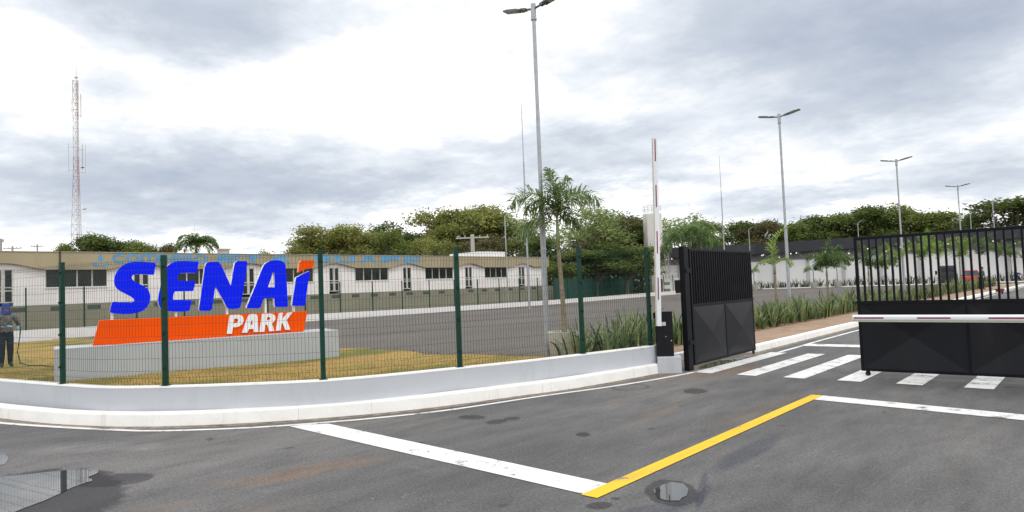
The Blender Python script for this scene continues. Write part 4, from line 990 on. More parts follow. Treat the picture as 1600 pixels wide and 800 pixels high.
# small pump house and notice board
x, y = xy(1046, 88); ph = empty('pump_house', (x, y, .1), yaw); tag(ph, 'low white pump kiosk with louvred vents at the foot of the caged ladder', 'kiosk')
g = MB(); g.box((-1., -.6, 0), (1.0, .6, 1.9)); g.box((-1.1, -.7, 1.9), (1.1, .7, 2.0)); g.build('walls', MT['wh_white'], ph)
for z in (.35, 1.2): g = MB(); g.box((-.9, -.64, z), (-.1, -.6, z + .35)); g.build('louvre', MT['warehouse_grey'], ph)
g = MB(); g.box((.5, -.65, .1), (1.6, -.6, 1.75)); g.build('notice_board', MT['black_plastic'], ph)

# ------------------------------------------------------------------ warehouse at the back
wh = empty('warehouse', (0, 0, 0)); tag(wh, 'long low warehouse with white wall, grey upper band and dark overhanging fascia behind the lot', 'building')
WL = [(-52.4, 88.6), (-39.2, 98.7), (-25.9, 99.8), (-7.8, 99.8), (45, 99.8)]
def wall_strip(name, path, off0, off1, z0, z1, mat, parent):
    A = offset_path(path, -off0); B = offset_path(path, -off1); n = len(path); g = MB()
    g.add([(x, y, z0) for x, y in A] + [(x, y, z1) for x, y in A] + [(x, y, z1) for x, y in B] + [(x, y, z0) for x, y in B], [(r_ * n + i, r_ * n + i + 1, (r_ + 1) % 4 * n + i + 1, (r_ + 1) % 4 * n + i) for r_ in range(4) for i in range(n - 1)] + [tuple(r_ * n for r_ in range(4)), tuple(r_ * n + n - 1 for r_ in range(3, -1, -1))])
    return g.build(name, MT[mat], parent, fixn=True)
wall_strip('wall', WL, 0, -.3, -.05, 4.05, 'wh_white', wh)
wall_strip('upper_wall', WL, -.05, -.3, 4.05, 6.0, 'warehouse_grey', wh)
wall_strip('wall_cap', WL, .05, -.05, 4.05, 4.14, 'steel', wh)
wall_strip('fascia', WL, 1.3, 1.1, 5.15, 6.62, 'fascia_dark', wh)
wall_strip('roof', WL, 1.1, -14, 6.3, 6.45, 'fascia_dark', wh)
WP = Path(WL); d = 1.0; first = None; k = 0
while d < WP.L - 30:
    q, t = WP.at(d); nn = Vector((t.y, -t.x)); a = math.atan2(t.y, t.x); m_ = Matrix.Translation((q.x, q.y, 0)) @ Matrix.Rotation(a, 4, 'Z')
    g = MB(); g.box((-.2, -.28, -.05), (.2, 0, 4.0), 0, m_); c = g.build('pilaster', MT['warehouse_grey'] if k % 1 else MT['wh_grey2'], wh)
    g = MB(); g.tube([m_ @ Vector((0, -.1, 3.9)), m_ @ Vector((-1.9, -1.1, 5.9))], .06, 5); g.tube([m_ @ Vector((0, -.1, 3.9)), m_ @ Vector((1.9, -1.1, 5.9))], .06, 5); g.build('roof_strut', MT['steel'], wh)
    for dx, yy_, z in ((-1.2, -.9, 5.0), (.9, -.5, 4.55), (2.6, -.9, 4.95)):
        p = m_ @ Vector((dx, yy_, z)); key = 'ceiling_lamp'; g = MB(); g.lathe([(0, .1), (.06, .06), (.085, 0), (.07, -.06), (0, -.09)], 10, p); l_ = g.build('ceiling_lamp', MT['bulb'], wh)
        g = MB(); g.tube([p + Vector((0, 0, .1)), p + Vector((0, 0, 6.35 - z))], .015, 4); g.build('cord', MT['rubber'], l_)
    d += 4.55; k += 1

# ------------------------------------------------------------------ vehicles
def car(name, label, paint, loc, rz, s=1.):
    root = empty(name, loc, rz); tag(root, label, 'car'); root.scale = (s, s, s)
    lower = [(-2.05, .35), (-2.1, .6), (-2.02, .86), (-1.15, .95), (1.3, .98), (1.95, .9), (2.05, .6), (2.0, .32), (1.62, .3), (1.55, .52), (1.3, .64), (1.05, .52), (.98, .28), (-.98, .28), (-1.05, .52), (-1.3, .64), (-1.55, .52), (-1.62, .3)]
    g = MB(); g.prism(lower, lambda u, v, d: (u, d, v), -.83, .83); b = bev(g.build('body', paint, root, fixn=True), .05, 3)
    cab = [(-1.25, .93), (-.55, 1.42), (.0, 1.50), (.85, 1.46), (1.55, .96)]
    g = MB(); vs = [(u, s_ * (.74 - (v - .93) * .28), v) for s_ in (-1, 1) for u, v in cab]; n = 5
    g.add(vs, [tuple(range(n)), tuple(range(2 * n - 1, n - 1, -1))] + [(i, (i + 1) % n, (i + 1) % n + n, i + n) for i in range(n)]); g.build('windows', MT['car_glass'], root, fixn=True)
    g = MB(); vs = [(u, s_ * (.74 - (v - .93) * .28), v + .012) for s_ in (-1, 1) for u, v in cab[1:4]]; g.add(vs + [(x, y, z + .05) for x, y, z in vs], [(0, 1, 4, 3), (1, 2, 5, 4), (6, 9, 10, 7), (7, 10, 11, 8), (0, 6, 7, 1), (1, 7, 8, 2), (3, 4, 10, 9), (4, 5, 11, 10), (0, 3, 9, 6), (2, 8, 11, 5)])
    for s_ in (-1, 1):
        for (u0, v0), (u1, v1) in zip(cab, cab[1:]): 
            if abs(v1 - v0) > .2: g.tube([(u0, s_ * (.745 - (v0 - .93) * .28), v0), (u1, s_ * (.745 - (v1 - .93) * .28), v1 + .02)], .035, 5)
        g.tube([(.2, s_ * .745, .95), (.15, s_ * .6, 1.5)], .04, 5)
    g.build('roof', paint, root)
    for x in (-1.3, 1.3):
        for s_ in (-1, 1):
            g = MB(); g.tube([(x, s_ * .62, .3), (x, s_ * .82, .3)], .3, 18); w = g.build('wheel', MT['rubber'], root); g = MB(); g.tube([(x, s_ * .815, .3), (x, s_ * .83, .3)], .18, 12); g.build('hubcap', MT['steel'], w)
    for s_ in (-1, 1):
        g = MB(); g.box((-2.11, s_ * .62 - .16, .66), (-2.0, s_ * .62 + .16, .8)); g.build('headlight', MT['lens'], root); g = MB(); g.box((1.95, s_ * .65 - .13, .68), (2.06, s_ * .65 + .13, .86)); g.build('tail_light', MT['boom_red'], root)
        g = MB(); g.box((-.95, s_ * .88 - .08, .98), (-.8, s_ * .88 + .08, 1.12)); g.build('mirror', paint, root)
    g = MB(); g.box((-2.13, -.5, .38), (-2.05, .5, .56)); g.build('grille', MT['black_plastic'], root)
    return root
x, y = xy(1517, 74); car('parked_car', 'small red car parked beyond the border plants, partly hidden by the person in green', MT['red_car'], (x, y, .1), R(-83))
x, y = xy(1604, 88); car('parked_car', 'white car parked at the end of the drive beside the person in blue overalls', MT['white_car'], (x, y, .1), R(-95), 1.1)
# dark utility truck seen from behind
x, y = xy(1481, 66); tr = empty('utility_truck', (x, y, .1), yaw - .56); tag(tr, 'dark boxy utility vehicle with a side mirror, standing in the lot behind the border plants', 'truck')
tr.scale = (.9, .9, .84)
g = MB(); g.box((-.85, -1.3, .55), (.85, 2.6, 1.55)); bev(g.build('body', MT['dark_green_car'], tr), .06)
g = MB(); g.add([(-.8, -1.2, 1.55), (.8, -1.2, 1.55), (.8, .8, 1.55), (-.8, .8, 1.55), (-.7, -1.05, 2.5), (.7, -1.05, 2.5), (.7, .6, 2.5), (-.7, .6, 2.5)], [(3, 2, 1, 0), (4, 5, 6, 7), (0, 1, 5, 4), (1, 2, 6, 5), (2, 3, 7, 6), (3, 0, 4, 7)]); bev(g.build('cab', MT['dark_green_car'], tr), .05)
g = MB(); g.box((-.62, -1.17, 1.7), (.62, -1.1, 2.25)); g.build('window', MT['car_glass'], tr)
g = MB(); g.tube([(-.8, -.9, 1.7), (-1.05, -.95, 1.75)], .025, 5); g.box((-1.18, -1.0, 1.5), (-.98, -.92, 1.95)); g.build('mirror', MT['black_plastic'], tr)
for xx in (-.75, .75):
    for yy_ in (-.8, 1.9): g = MB(); g.tube([(xx - .14, yy_, .42), (xx + .14, yy_, .42)], .42, 18); g.build('wheel', MT['rubber'], tr)
g = MB(); g.box((-.9, -1.42, .5), (.9, -1.3, .72)); g.build('bumper', MT['black_plastic'], tr)
g = MB(); 
for s_ in (-1, 1): g.box((s_ * .7 - .1, -1.33, .95), (s_ * .7 + .1, -1.3, 1.15))
g.build('tail_lights', MT['boom_red'], tr)
# small red garden cart on the kerb
x, y = xy(1566, 57); ct = empty('garden_cart', (-5.85, 56.6, 0), R(70)); ct.scale = (.66, .66, .66); tag(ct, 'small red garden cart standing at the white kerb between the two distant workers', 'cart')
g = MB(); g.add([(-.4, -.28, .55), (.4, -.28, .55), (.4, .28, .55), (-.4, .28, .55), (-.28, -.2, .25), (.28, -.2, .25), (.28, .2, .25), (-.28, .2, .25)], [(4, 5, 6, 7), (0, 1, 5, 4), (1, 2, 6, 5), (2, 3, 7, 6), (3, 0, 4, 7)]); o = g.build('tray', MT['dull_red'], ct); mo = o.modifiers.new('t', 'SOLIDIFY'); mo.thickness = .015
g = MB(); g.tube([(.45, -.03, .17), (.45, .03, .17)], .17, 14); g.build('wheel', MT['rubber'], ct)
g = MB()
for s_ in (-1, 1): g.tube([(.45, s_ * .08, .17), (0, s_ * .2, .27), (-.5, s_ * .25, .5), (-.95, s_ * .27, .62)], .018, 6); g.tube([(-.3, s_ * .22, .38), (-.38, s_ * .24, 0)], .016, 6)
g.build('handles', MT['black_plastic'], ct)

# ------------------------------------------------------------------ people
def person(loc, rz, label, J, zones, extras, scale=1.):
    """J: joint positions; one skinned mesh, coloured by clothing zone"""
    root = empty('person', loc, rz); tag(root, label, 'person'); root.scale = (scale,) * 3
    bm = bmesh.new(); V_ = {k: bm.verts.new(v[0]) for k, v in J['pts'].items()}
    for a, b in J['edges']: bm.edges.new((V_[a], V_[b]))
    names = list(J['pts']); me = bpy.data.meshes.new('body'); bm.verts.index_update(); bm.to_mesh(me); bm.free()
    o = bpy.data.objects.new('body', me); col.objects.link(o)
    mo = o.modifiers.new('skin', 'SKIN'); mo.use_smooth_shade = True; sd = me.skin_vertices[0].data
    for i, k in enumerate(names): r = J['pts'][k][1]; sd[i].radius = r if isinstance(r, tuple) else (r, r); sd[i].use_root = (k == 'pelvis')
    ms = o.modifiers.new('sub', 'SUBSURF'); ms.levels = 2; ms.render_levels = 2
    bpy.context.view_layer.update(); dg = bpy.context.evaluated_depsgraph_get(); m2 = bpy.data.meshes.new_from_object(o.evaluated_get(dg)); o.modifiers.clear(); o.data = m2; m2.name = 'body'
    m2.materials.clear()
    for m in zones['mats']: m2.materials.append(m)
    for p in m2.polygons: p.material_index = zones['fn'](p.center); p.use_smooth = True
    o.parent = root
    for name, mb, mat in extras: mb.build(name, mat, root, smooth=True)
    return root
def hand(P, E, side, wrist, d, palm_n, key):
    """five short finger chains rooted in the palm"""
    w = Vector(wrist); d = Vector(d).normalized(); s = d.cross(Vector(palm_n)).normalized() * side; n = Vector(palm_n).normalized()
    P[key + 'palm'] = (tuple(w + d * .05), (.028, .028)); E.append((key, key + 'palm'))
    for i, (o_, ln) in enumerate(((-.027, .062), (-.009, .075), (.009, .07), (.027, .055))):
        a = w + d * .085 + s * o_; b = a + d * ln * .55 + n * .012; c = b + d * ln * .2 + n * .03
        P[f'{key}f{i}a'] = (tuple(a), .011); P[f'{key}f{i}b'] = (tuple(b), .009); P[f'{key}f{i}c'] = (tuple(c), .008)
        E += [(key + 'palm', f'{key}f{i}a'), (f'{key}f{i}a', f'{key}f{i}b'), (f'{key}f{i}b', f'{key}f{i}c')]
    a = w + d * .04 - s * .035 + n * .01; b = a + d * .035 - s * .015 + n * .015
    P[key + 'ta'] = (tuple(a), .011); P[key + 'tb'] = (tuple(b), .009); E += [(key + 'palm', key + 'ta'), (key + 'ta', key + 'tb')]
def figure(lh, rh, lel, rel, bend=0., stance=.11, stride=0.):
    """faces -y. lh/rh wrists, lel/rel elbows (x<0 = its right side)"""
    P = {'pelvis': ((0, 0, .93), (.165, .12)), 'waist': ((0, -.0 - bend * .12, 1.06), (.155, .12)), 'chest': ((0, -bend * .3, 1.27), (.18, .13)), 'neck0': ((0, -bend * .42, 1.44), (.085, .07)), 'neck': ((0, -bend * .48, 1.50), .055),
         'head0': ((0, -.01 - bend * .52, 1.575), (.068, .078)), 'head1': ((0, -.008 - bend * .55, 1.655), (.078, .094)), 'head2': ((0, .0 - bend * .56, 1.715), (.055, .066))}
    E = [('pelvis', 'waist'), ('waist', 'chest'), ('chest', 'neck0'), ('neck0', 'neck'), ('neck', 'head0'), ('head0', 'head1'), ('head1', 'head2')]
    for k, sx, w, el, st in (('l', 1, lh, lel, stride), ('r', -1, rh, rel, -stride)):
        P[k + 'sh'] = ((sx * .185, -bend * .38, 1.395), .074); P[k + 'el'] = (el, .060); P[k + 'w'] = (w, .036); E += [('neck0', k + 'sh'), (k + 'sh', k + 'el'), (k + 'el', k + 'w')]
        P[k + 'hip'] = ((sx * .09, 0, .86), .115); P[k + 'kn'] = ((sx * stance, -st * .5 - .02, .49), .085); P[k + 'an'] = ((sx * stance * 1.05, -st + .02, .10), .065); P[k + 'ft'] = ((sx * stance * 1.15, -st - .04, .045), .042); P[k + 'to'] = ((sx * stance * 1.25, -st - .15, .032), .034)
        E += [('pelvis', k + 'hip'), (k + 'hip', k + 'kn'), (k + 'kn', k + 'an'), (k + 'an', k + 'ft'), (k + 'ft', k + 'to')]
        d = (Vector(w) - Vector(el)).normalized(); hand(P, E, sx, w, d, (-sx * .5, -.2, -.5) if abs(d.z) < .8 else (0, -1, 0), k + 'w')
    return {'pts': P, 'edges': E}
def face_bits(mb_list, hb, hz, skin):
    g = MB(); g.tube([(0, -.085 - hb, hz + .03), (0, -.108 - hb, hz - .005), (0, -.09 - hb, hz - .015)], [.006, .014, .01], 6); mb_list.append(('nose', g, skin))
    g = MB()
    for s_ in (-1, 1): g.lathe([(0, .008), (.011, 0), (0, -.008)], 8, (s_ * .031, -.088 - hb, hz + .032))
    mb_list.append(('eyes', g, MT['rubber']))
    g = MB(); g.box((-.024, -.093 - hb, hz - .048), (.024, -.08 - hb, hz - .040)); mb_list.append(('mouth', g, MT['mouth']))
    g = MB()
    for s_ in (-1, 1): g.lathe([(0, .03), (.013, .015), (.014, -.01), (0, -.03)], 8, (s_ * .082, -.0 - hb, hz + .01))
    mb_list.append(('ears', g, skin))
MT['skin'] = simple('skin', (.28, .15, .09), .6, var=.08); MT['mouth'] = simple('mouth', (.18, .06, .05), .6)
MT['cap_blue'] = simple('cap_blue', (.012, .04, .27), .8, var=.3, scale=12); MT['shirt_grey'] = simple('shirt_camouflage', (.15, .135, .135), .95, var=.45, scale=9)
MT['navy'] = simple('navy_cloth', (.012, .018, .035), .95, var=.3, scale=8); MT['boots'] = simple('boots', (.02, .018, .016), .7); MT['glove'] = simple('glove_blue', (.22, .42, .55), .7)
MT['green_shirt'] = simple('green_shirt', (.012, .10, .06), .9, var=.2, scale=8); MT['black_cloth'] = simple('black_cloth', (.012, .012, .014), .95); MT['overall'] = simple('blue_overall', (.015, .04, .36), .9, var=.25, scale=8)
MT['helmet'] = simple('yellow_helmet', (.75, .48, .04), .4); MT['hair'] = simple('dark_hair', (.02, .015, .01), .9)
def hatdome(z, y, r=.108, brim=True):
    g = MB(); g.lathe([(r, 0), (r * 1.0, .03), (r * .86, .08), (r * .5, .115), (0, .125)], 18, (0, y, z))
    if brim: g.add([(r * 1.0 * math.cos(a), y + r * math.sin(a), z + .01) for a in [PI + PI * k / 8 for k in range(9)]] + [(r * .9 * math.cos(a), y + r * 1.75 * math.sin(a), z - .012) for a in [PI + PI * k / 8 for k in range(9)]], [(k, k + 1, k + 10, k + 9) for k in range(8)])
    return g
# worker on the lawn with a hose
J = figure((.27, -.17, 1.10), (-.05, -.27, 1.14), (.33, .02, 1.12), (-.31, -.03, 1.12), .10, .095)
def zf(c):
    if c.z < .13: return 3
    if c.z < .98 and abs(c.x) < .24: return 2
    if (c.x > .255 and c.y < -.15 and c.z < 1.2) or (c.y < -.235 and 1.05 < c.z < 1.25): return 4
    if c.z > 1.49: return 0
    return 1
ex = []; g = hatdome(1.665, -.03); ex.append(('cap', g, MT['cap_blue']))
g = MB(); g.lathe([(.15, -.17), (.12, -.12), (.102, -.04), (.104, .01)], 18, (0, -.005, 1.655)); 
o_ = g; 
# hood open at the face: drop the front faces
g2_ = MB(); g2_.v = o_.v[:]; 
for f, m in zip(o_.f, o_.m):
    cx = sum(o_.v[i][0] for i in f) / 4; cy = sum(o_.v[i][1] for i in f) / 4; cz = sum(o_.v[i][2] for i in f) / 4
    if cy < -.06 and abs(cx) < .07 and cz > 1.58: continue
    g2_.f.append(f); g2_.m.append(m)
ex.append(('neck_flap', g2_, MT['cap_blue'])); face_bits(ex, .03, 1.63, MT['skin'])
px_, py_ = xy(9, 19.0)
p1 = person((px_, py_, lawn_h(px_, py_)), R(88), 'worker in blue cap, grey camouflage shirt and navy trousers holding a hose on the lawn', J, {'mats': [MT['skin'], MT['shirt_grey'], MT['navy'], MT['boots'], MT['glove']], 'fn': zf}, ex, .985)
rzm = Matrix.Translation((px_, py_, lawn_h(px_, py_))) @ Matrix.Rotation(R(88), 4, 'Z')
g = MB(); hp = [rzm @ Vector(p) for p in ((-.30, -.1, 1.2), (-.06, -.33, 1.14), (.08, -.36, 1.30), (.18, -.32, 1.28), (.29, -.26, 1.08), (.27, -.25, .8), (.22, -.22, .4), (.28, -.25, .08))]
hp = [Vector(p) for p in hp]; end = hp[-1]; fl = []
for k in range(1, 12):
    t = k / 11; x = end.x + 4.6 * t; y = end.y + .35 * t + .12 * math.sin(t * 7); fl.append(Vector((x, y, lawn_h(x, y) + .02)))
g.tube(hp + fl, .014, 6); o = g.build('garden_hose', MT['hose'], smooth=True); tag(o, 'dark green hose held by the worker in the blue cap and trailing over the lawn', 'hose')
# person in green on the pavement
J = figure((.24, -.18, .90), (-.24, -.2, .88), (.27, -.05, 1.13), (-.27, -.05, 1.13), .22, .1, .08)
ex = []; g = MB(); g.lathe([(.088, -.03), (.094, .02), (.08, .07), (.04, .1), (0, .105)], 16, (0, -.115, 1.67)); ex.append(('hair', g, MT['hair'])); face_bits(ex, .12, 1.63, MT['skin'])
person((-7.7, 63.5, .15), R(60), 'person in green shirt and black trousers bending on the brown pavement by the plants', J, {'mats': [MT['skin'], MT['green_shirt'], MT['black_cloth'], MT['boots']], 'fn': lambda c: 3 if c.z < .12 else (2 if c.z < .98 and abs(c.x) < .22 else (0 if c.z > 1.47 or (c.z < 1.1 and abs(c.x) > .2) else 1))}, ex)
J = figure((.2, -.3, 1.0), (-.16, -.32, 1.05), (.27, -.05, 1.12), (-.27, -.05, 1.12), .1, .11, .05)
ex = []; ex.append(('helmet', hatdome(1.67, -.05, .125), MT['helmet'])); face_bits(ex, .05, 1.63, MT['skin'])
person((-6.9, 79, .15), R(100), "worker in blue overalls and yellow helmet at the drive's far end by the white car", J, {'mats': [MT['skin'], MT['overall'], MT['boots']], 'fn': lambda c: 2 if c.z < .12 else (0 if c.z > 1.47 or (c.y < -.32) else 1)}, ex)
g = MB(); g.tube([(-7.3, 78.6, .15), (-7.05, 78.75, 1.5)], .02, 6); o = g.build('tool_handle', MT['palm_trunk']); tag(o, 'wooden tool handle held upright by the worker in the yellow helmet', 'tool')

# ------------------------------------------------------------------ plants
def strap_clump_mesh(seed, H=.72, nb=46, spread=.34, mats=('strap_leaf', 'strap_yellow', 'strap_dark')):
    rnd = random.Random(seed); g = MB()
    for k in range(nb):
        a = rnd.uniform(0, 2 * PI); r0_ = abs(rnd.gauss(0, spread * .45)); bx_, by_ = r0_ * math.cos(a), r0_ * math.sin(a); a2 = a + rnd.gauss(0, .8)
        h = H * rnd.uniform(.55, 1.1); lean = rnd.uniform(.02, .62) * h; droop = max(0, rnd.gauss(-.02, .22)) * h; w = rnd.uniform(.017, .036); tw = a2 + PI / 2 + rnd.uniform(-.9, .9)
        mi = 1 if rnd.random() < .14 else (2 if rnd.random() < .3 else 0); L = 5; vs = []
        for i in range(L + 1):
            t = i / L; x = bx_ + math.cos(a2) * (lean * t ** 1.7 + droop * t ** 3); y = by_ + math.sin(a2) * (lean * t ** 1.7 + droop * t ** 3); z = h * t - droop * .75 * t ** 4 * (1.6 if droop > .12 * h else 1); ww = w * (1 - .25 * t) * (1 if i < L else .12) * (1 if t < .7 else (1.35 - t * .5))
            vs += [(x - math.cos(tw) * ww, y - math.sin(tw) * ww, z), (x + math.cos(tw) * ww, y + math.sin(tw) * ww, z)]
        g.add(vs, [(2 * i, 2 * i + 1, 2 * i + 3, 2 * i + 2) for i in range(L)], mi)
    me = bpy.data.meshes.new('leaves'); me.from_pydata(g.v, [], g.f)
    for m in mats: me.materials.append(MT[m])
    me.polygons.foreach_set('material_index', g.m); me.update(); return me
clumps = [strap_clump_mesh(s, random.Random(s).uniform(.62, .86), 26) for s in range(8)]
bigc = [strap_clump_mesh(40 + s, 1.05, 34, .62) for s in range(4)]
small = [strap_clump_mesh(60 + s, .75, 22, .35, ('strap_dark', 'strap_leaf', 'strap_dark')) for s in range(4)]
rnd = random.Random(11)
def put_clump(ms, x, y, z, s, label, grp):
    o = bpy.data.objects.new('strap_leaf_plant', rnd.choice(ms)); col.objects.link(o); o.location = (x, y, z); o.rotation_euler = (0, 0, rnd.uniform(0, 6.28)); o.scale = (s, s, s * rnd.uniform(.85, 1.12)); tag(o, label, 'plant', grp)
G1 = 'strap-leaved plants in the border along the brown pavement'
y = 13.2
while y < 78:
    step = .58 if y < 32 else (.7 if y < 50 else 1.15)
    for row, xo in enumerate((-8.42, -8.95, -9.5) if y < 30 else (-8.5, -9.3)):
        if y < 15 and xo < -8.5 - (y - 13.2) * .5: continue
        put_clump(clumps, xo + rnd.uniform(-.12, .12), y + rnd.uniform(-.2, .2), .15, rnd.uniform(.7, 1.15) * (1.0 if y < 30 else 1.08), 'green strap-leaved plant in the border strip between brown pavement and lot', G1)
    y += step
G2 = 'strap-leaved plants behind the end of the low grey wall'
for (x, y) in ((-8.15, 11.35), (-7.8, 11.65), (-7.45, 11.3), (-7.75, 12.25), (-7.9, 11.95), (-7.5, 12.0), (-8.0, 12.8), (-7.55, 12.5), (-8.3, 13.2), (-7.3, 11.75)):
    put_clump(bigc, x, y, .15, rnd.uniform(.66, .9), 'sprawling strap-leaved plant behind the low grey wall, between the planter and the boom cabinet', G2)
G3 = 'distant plants along the foot of the warehouse wall'
x = -44.
while x < 4:
    yy_ = 97.2 if x > -37 else 97.2 - (-37 - x) * .75
    put_clump(small, x, yy_ + rnd.uniform(-.3, .3), .1, rnd.uniform(1.3, 1.9), 'small dark spiky plant in the row at the foot of the white warehouse wall', G3); x += .78
g = MB(); g.sheet([(-37.5, 96.2), (4, 96.2), (4, 99.4), (-37.5, 97.8)], .12); struct(g.build('planting_bed_far', MT['soil']))
kerb('kerb_bed', [(-37.5, 96.1), (4, 96.1)], .22, .16)

def frond(g, base, az, L, up0, droop, ll, plume=True, n=22, mi=0, w=.018, seed=0, sag=.35):
    """rachis as an arc, leaflets as bent strips"""
    rn = random.Random(seed); pts = []; p = Vector(base); el = up0; ds = L / n
    hx = Vector((math.cos(az), math.sin(az), 0))
    for i in range(n + 1):
        pts.append(p.copy()); p = p + (hx * math.cos(el) + Vector((0, 0, 1)) * math.sin(el)) * ds; el -= droop / n * (.5 + 1.3 * i / n)
    g.tube(pts, [max(.003, .016 * (1 - i / n) * (L / 1.5)) for i in range(n + 1)], 4, 1)
    for i in range(3, n + 1):
        t = i / n; d = (pts[i] - pts[i - 1]).normalized(); side = d.cross(Vector((0, 0, 1))); side = side.normalized() if side.length > .05 else Vector((-hx.y, hx.x, 0)); nrm = side.cross(d)
        le = ll * (math.sin(PI * min(1, .18 + t * .8)) ** .6)
        angs = ([35, -35, 150, -150, 80, -80, 200] if plume else [12, 168])
        for a in angs:
            if plume and rn.random() < .26: continue
            A = R(a + rn.gauss(0, 14 if plume else 7)); q = (side * math.cos(A) + nrm * math.sin(A)); dr = (q * .85 + d * rn.uniform(.35, .75)).normalized(); l_ = le * rn.uniform(.8, 1.1); b = pts[i]
            m1 = b + dr * l_ * .5; m1.z -= l_ * .04; tp = b + dr * l_; tp.z -= l_ * sag * rn.uniform(.5, 1.3); wd = dr.cross(Vector((rn.gauss(0, .4), rn.gauss(0, .4), 1))).normalized() * w
            g.add([b - wd * .5, b + wd * .5, m1 + wd, m1 - wd, tp], [(0, 1, 2, 3), (3, 2, 4)], mi)
def palm(loc, label, H, fronds, leaf, scale=1., trunk_r=(.07, .045), grp=None, parts=True, lean=(0, 0), shaft=.5, name='palm_tree'):
    root = empty(name, loc); tag(root, label, 'palm', grp)
    g = MB(); n = 10; g.tube([(lean[0] * (i / n) ** 2, lean[1] * (i / n) ** 2, H * i / n) for i in range(n + 1)], [trunk_r[0] + (trunk_r[1] - trunk_r[0]) * (i / n) ** .7 + (.004 if i % 2 else 0) for i in range(n + 1)], 9); g.build('trunk', MT['palm_trunk'], root, smooth=True)
    top = Vector((lean[0], lean[1], H)); g = MB(); g.tube([top - Vector((0, 0, .02)), top + Vector((0, 0, shaft * .5)), top + Vector((0, 0, shaft))], [trunk_r[1] * 1.25, trunk_r[1] * 1.05, trunk_r[1] * .5], 9); g.build('crownshaft', MT['palm_shaft'], root, smooth=True)
    base = top + Vector((0, 0, shaft * .8)); one = MB()
    for i, f in enumerate(fronds):
        g = MB() if parts else one; frond(g, base, seed=i * 7 + int(H * 100), **f)
        if parts: g.build('frond', [MT[leaf if not f.get('mi') else leaf], MT['palm_shaft']], root)
    if not parts: one.build('crown', [MT[leaf], MT['palm_shaft']], root)
    return root
# potted palm: cameras's left is az = yaw+180
cL = yaw + PI; cR = yaw; cB = yaw + PI / 2
pl_ = (-8.98, 11.85)
F = [dict(az=cL + .1, L=1.5, up0=R(78), droop=2.5, ll=.46), dict(az=cL - .8, L=1.3, up0=R(74), droop=2.4, ll=.44), dict(az=cR + .1, L=1.4, up0=R(78), droop=2.4, ll=.46), dict(az=cR - .8, L=1.2, up0=R(76), droop=2.3, ll=.42),
     dict(az=cB + .3, L=1.25, up0=R(86), droop=.5, ll=.46), dict(az=cL + .9, L=1.2, up0=R(87), droop=.5, ll=.46), dict(az=cR + .9, L=1.2, up0=R(84), droop=.9, ll=.44), dict(az=cL - .1, L=1.05, up0=R(22), droop=1.7, ll=.42), dict(az=cR + .6, L=.8, up0=R(35), droop=1.9, ll=.34)]
for f_ in F: f_.update(w=.0155, sag=.45, n=28)
palm((*pl_, .6), 'tall foxtail palm growing from the round concrete planter behind the green fence', 1.95, F, 'palm_grey', shaft=.75, trunk_r=(.068, .038), lean=(-.05, -.03))
g = MB(); g.lathe([(.27, 0), (.33, .2), (.36, .45), (.37, .62), (.37, .66), (.33, .66), (.32, .56), (0, .56)], 28, (0, 0, 0)); o = g.build('planter', MT['pot'], None, smooth=False, loc=(*pl_, .1)); tag(o, 'round pale concrete planter holding the tall palm, behind the low wall beside the lamp post', 'planter')
bev(o, .01)
# young palms of the border: (photo x, distance row x, height, leaf, fronds)
def border_palm(px, x, ytop, leaf, nf, label, seed, L=1.4, parts=False, plume=True, updeg=(48, 90), ll=.32, w=.024, trunk=.55):
    rn = random.Random(seed); d = fw + rt * ((px - 800) / F_PX) + up * ((400 - hy(px)) / F_PX); y = d.y * (x / d.x); dist = Vector((x, y, 0)).dot(Vector((fw.x, fw.y, 0))); H = zat(px, ytop, dist) - .15
    fr = [dict(az=rn.uniform(0, 2 * PI) if nf > 3 else cR + i * 2.2, L=L * rn.uniform(.85, 1.1), up0=R(rn.uniform(*updeg)), droop=rn.uniform(.8, 2.4), ll=ll, plume=plume, w=w) for i in range(nf)]
    if nf > 3: fr[0].update(up0=R(91), droop=.7); fr[1].update(up0=R(83), droop=1.1, L=L * .95)
    return palm((x, y, .15), label, H * trunk, fr, leaf, shaft=.35, trunk_r=(.06, .035), parts=parts)
palm_b = border_palm(1211, -9.1, 366, 'palm_bright', 0, 'young palm with one tall bright upright frond, beside the second lamp post in the border', 5, parts=True)
rt_ = palm_b; H_ = None
for o in list(bpy.data.objects):
    if o.parent == rt_ and o.name.startswith('crownshaft'): topz = max(v.co.z for v in o.data.vertices)
for i, f in enumerate((dict(az=cR + .1, L=1.65, up0=R(100), droop=1.35, ll=.46, plume=False, w=.03, sag=.12), dict(az=cR + .3, L=.95, up0=R(55), droop=2.4, ll=.32, plume=False, w=.022), dict(az=cL, L=.85, up0=R(42), droop=2.2, ll=.28, plume=False, w=.022), dict(az=cL + .6, L=.8, up0=R(60), droop=2.2, ll=.28, plume=False, w=.022), dict(az=cB, L=1.1, up0=R(84), droop=1.0, ll=.34, plume=False, w=.024))):
    g = MB(); frond(g, (0, 0, topz - .1), seed=i + 3, **f); g.build('frond', [MT['palm_bright'], MT['palm_shaft']], rt_)
border_palm(1292, -9.3, 386, 'palm_leaf', 9, 'bushy young palm standing left of the closed gate leaf in the border', 8, 1.35, parts=True, ll=.40)
border_palm(1357, -9.2, 392, 'palm_leaf', 6, 'young palm right behind the left edge of the closed gate leaf', 12, 1.5, ll=.4)
border_palm(1396, -9.2, 390, 'palm_bright', 6, 'yellow-green young palm behind the third to fifth bars of the closed gate leaf', 17, 1.5, ll=.42)
border_palm(1441, -9.2, 376, 'palm_bright', 7, 'bright yellow-green palm left of the dark utility vehicle', 23, 1.9, ll=.45)
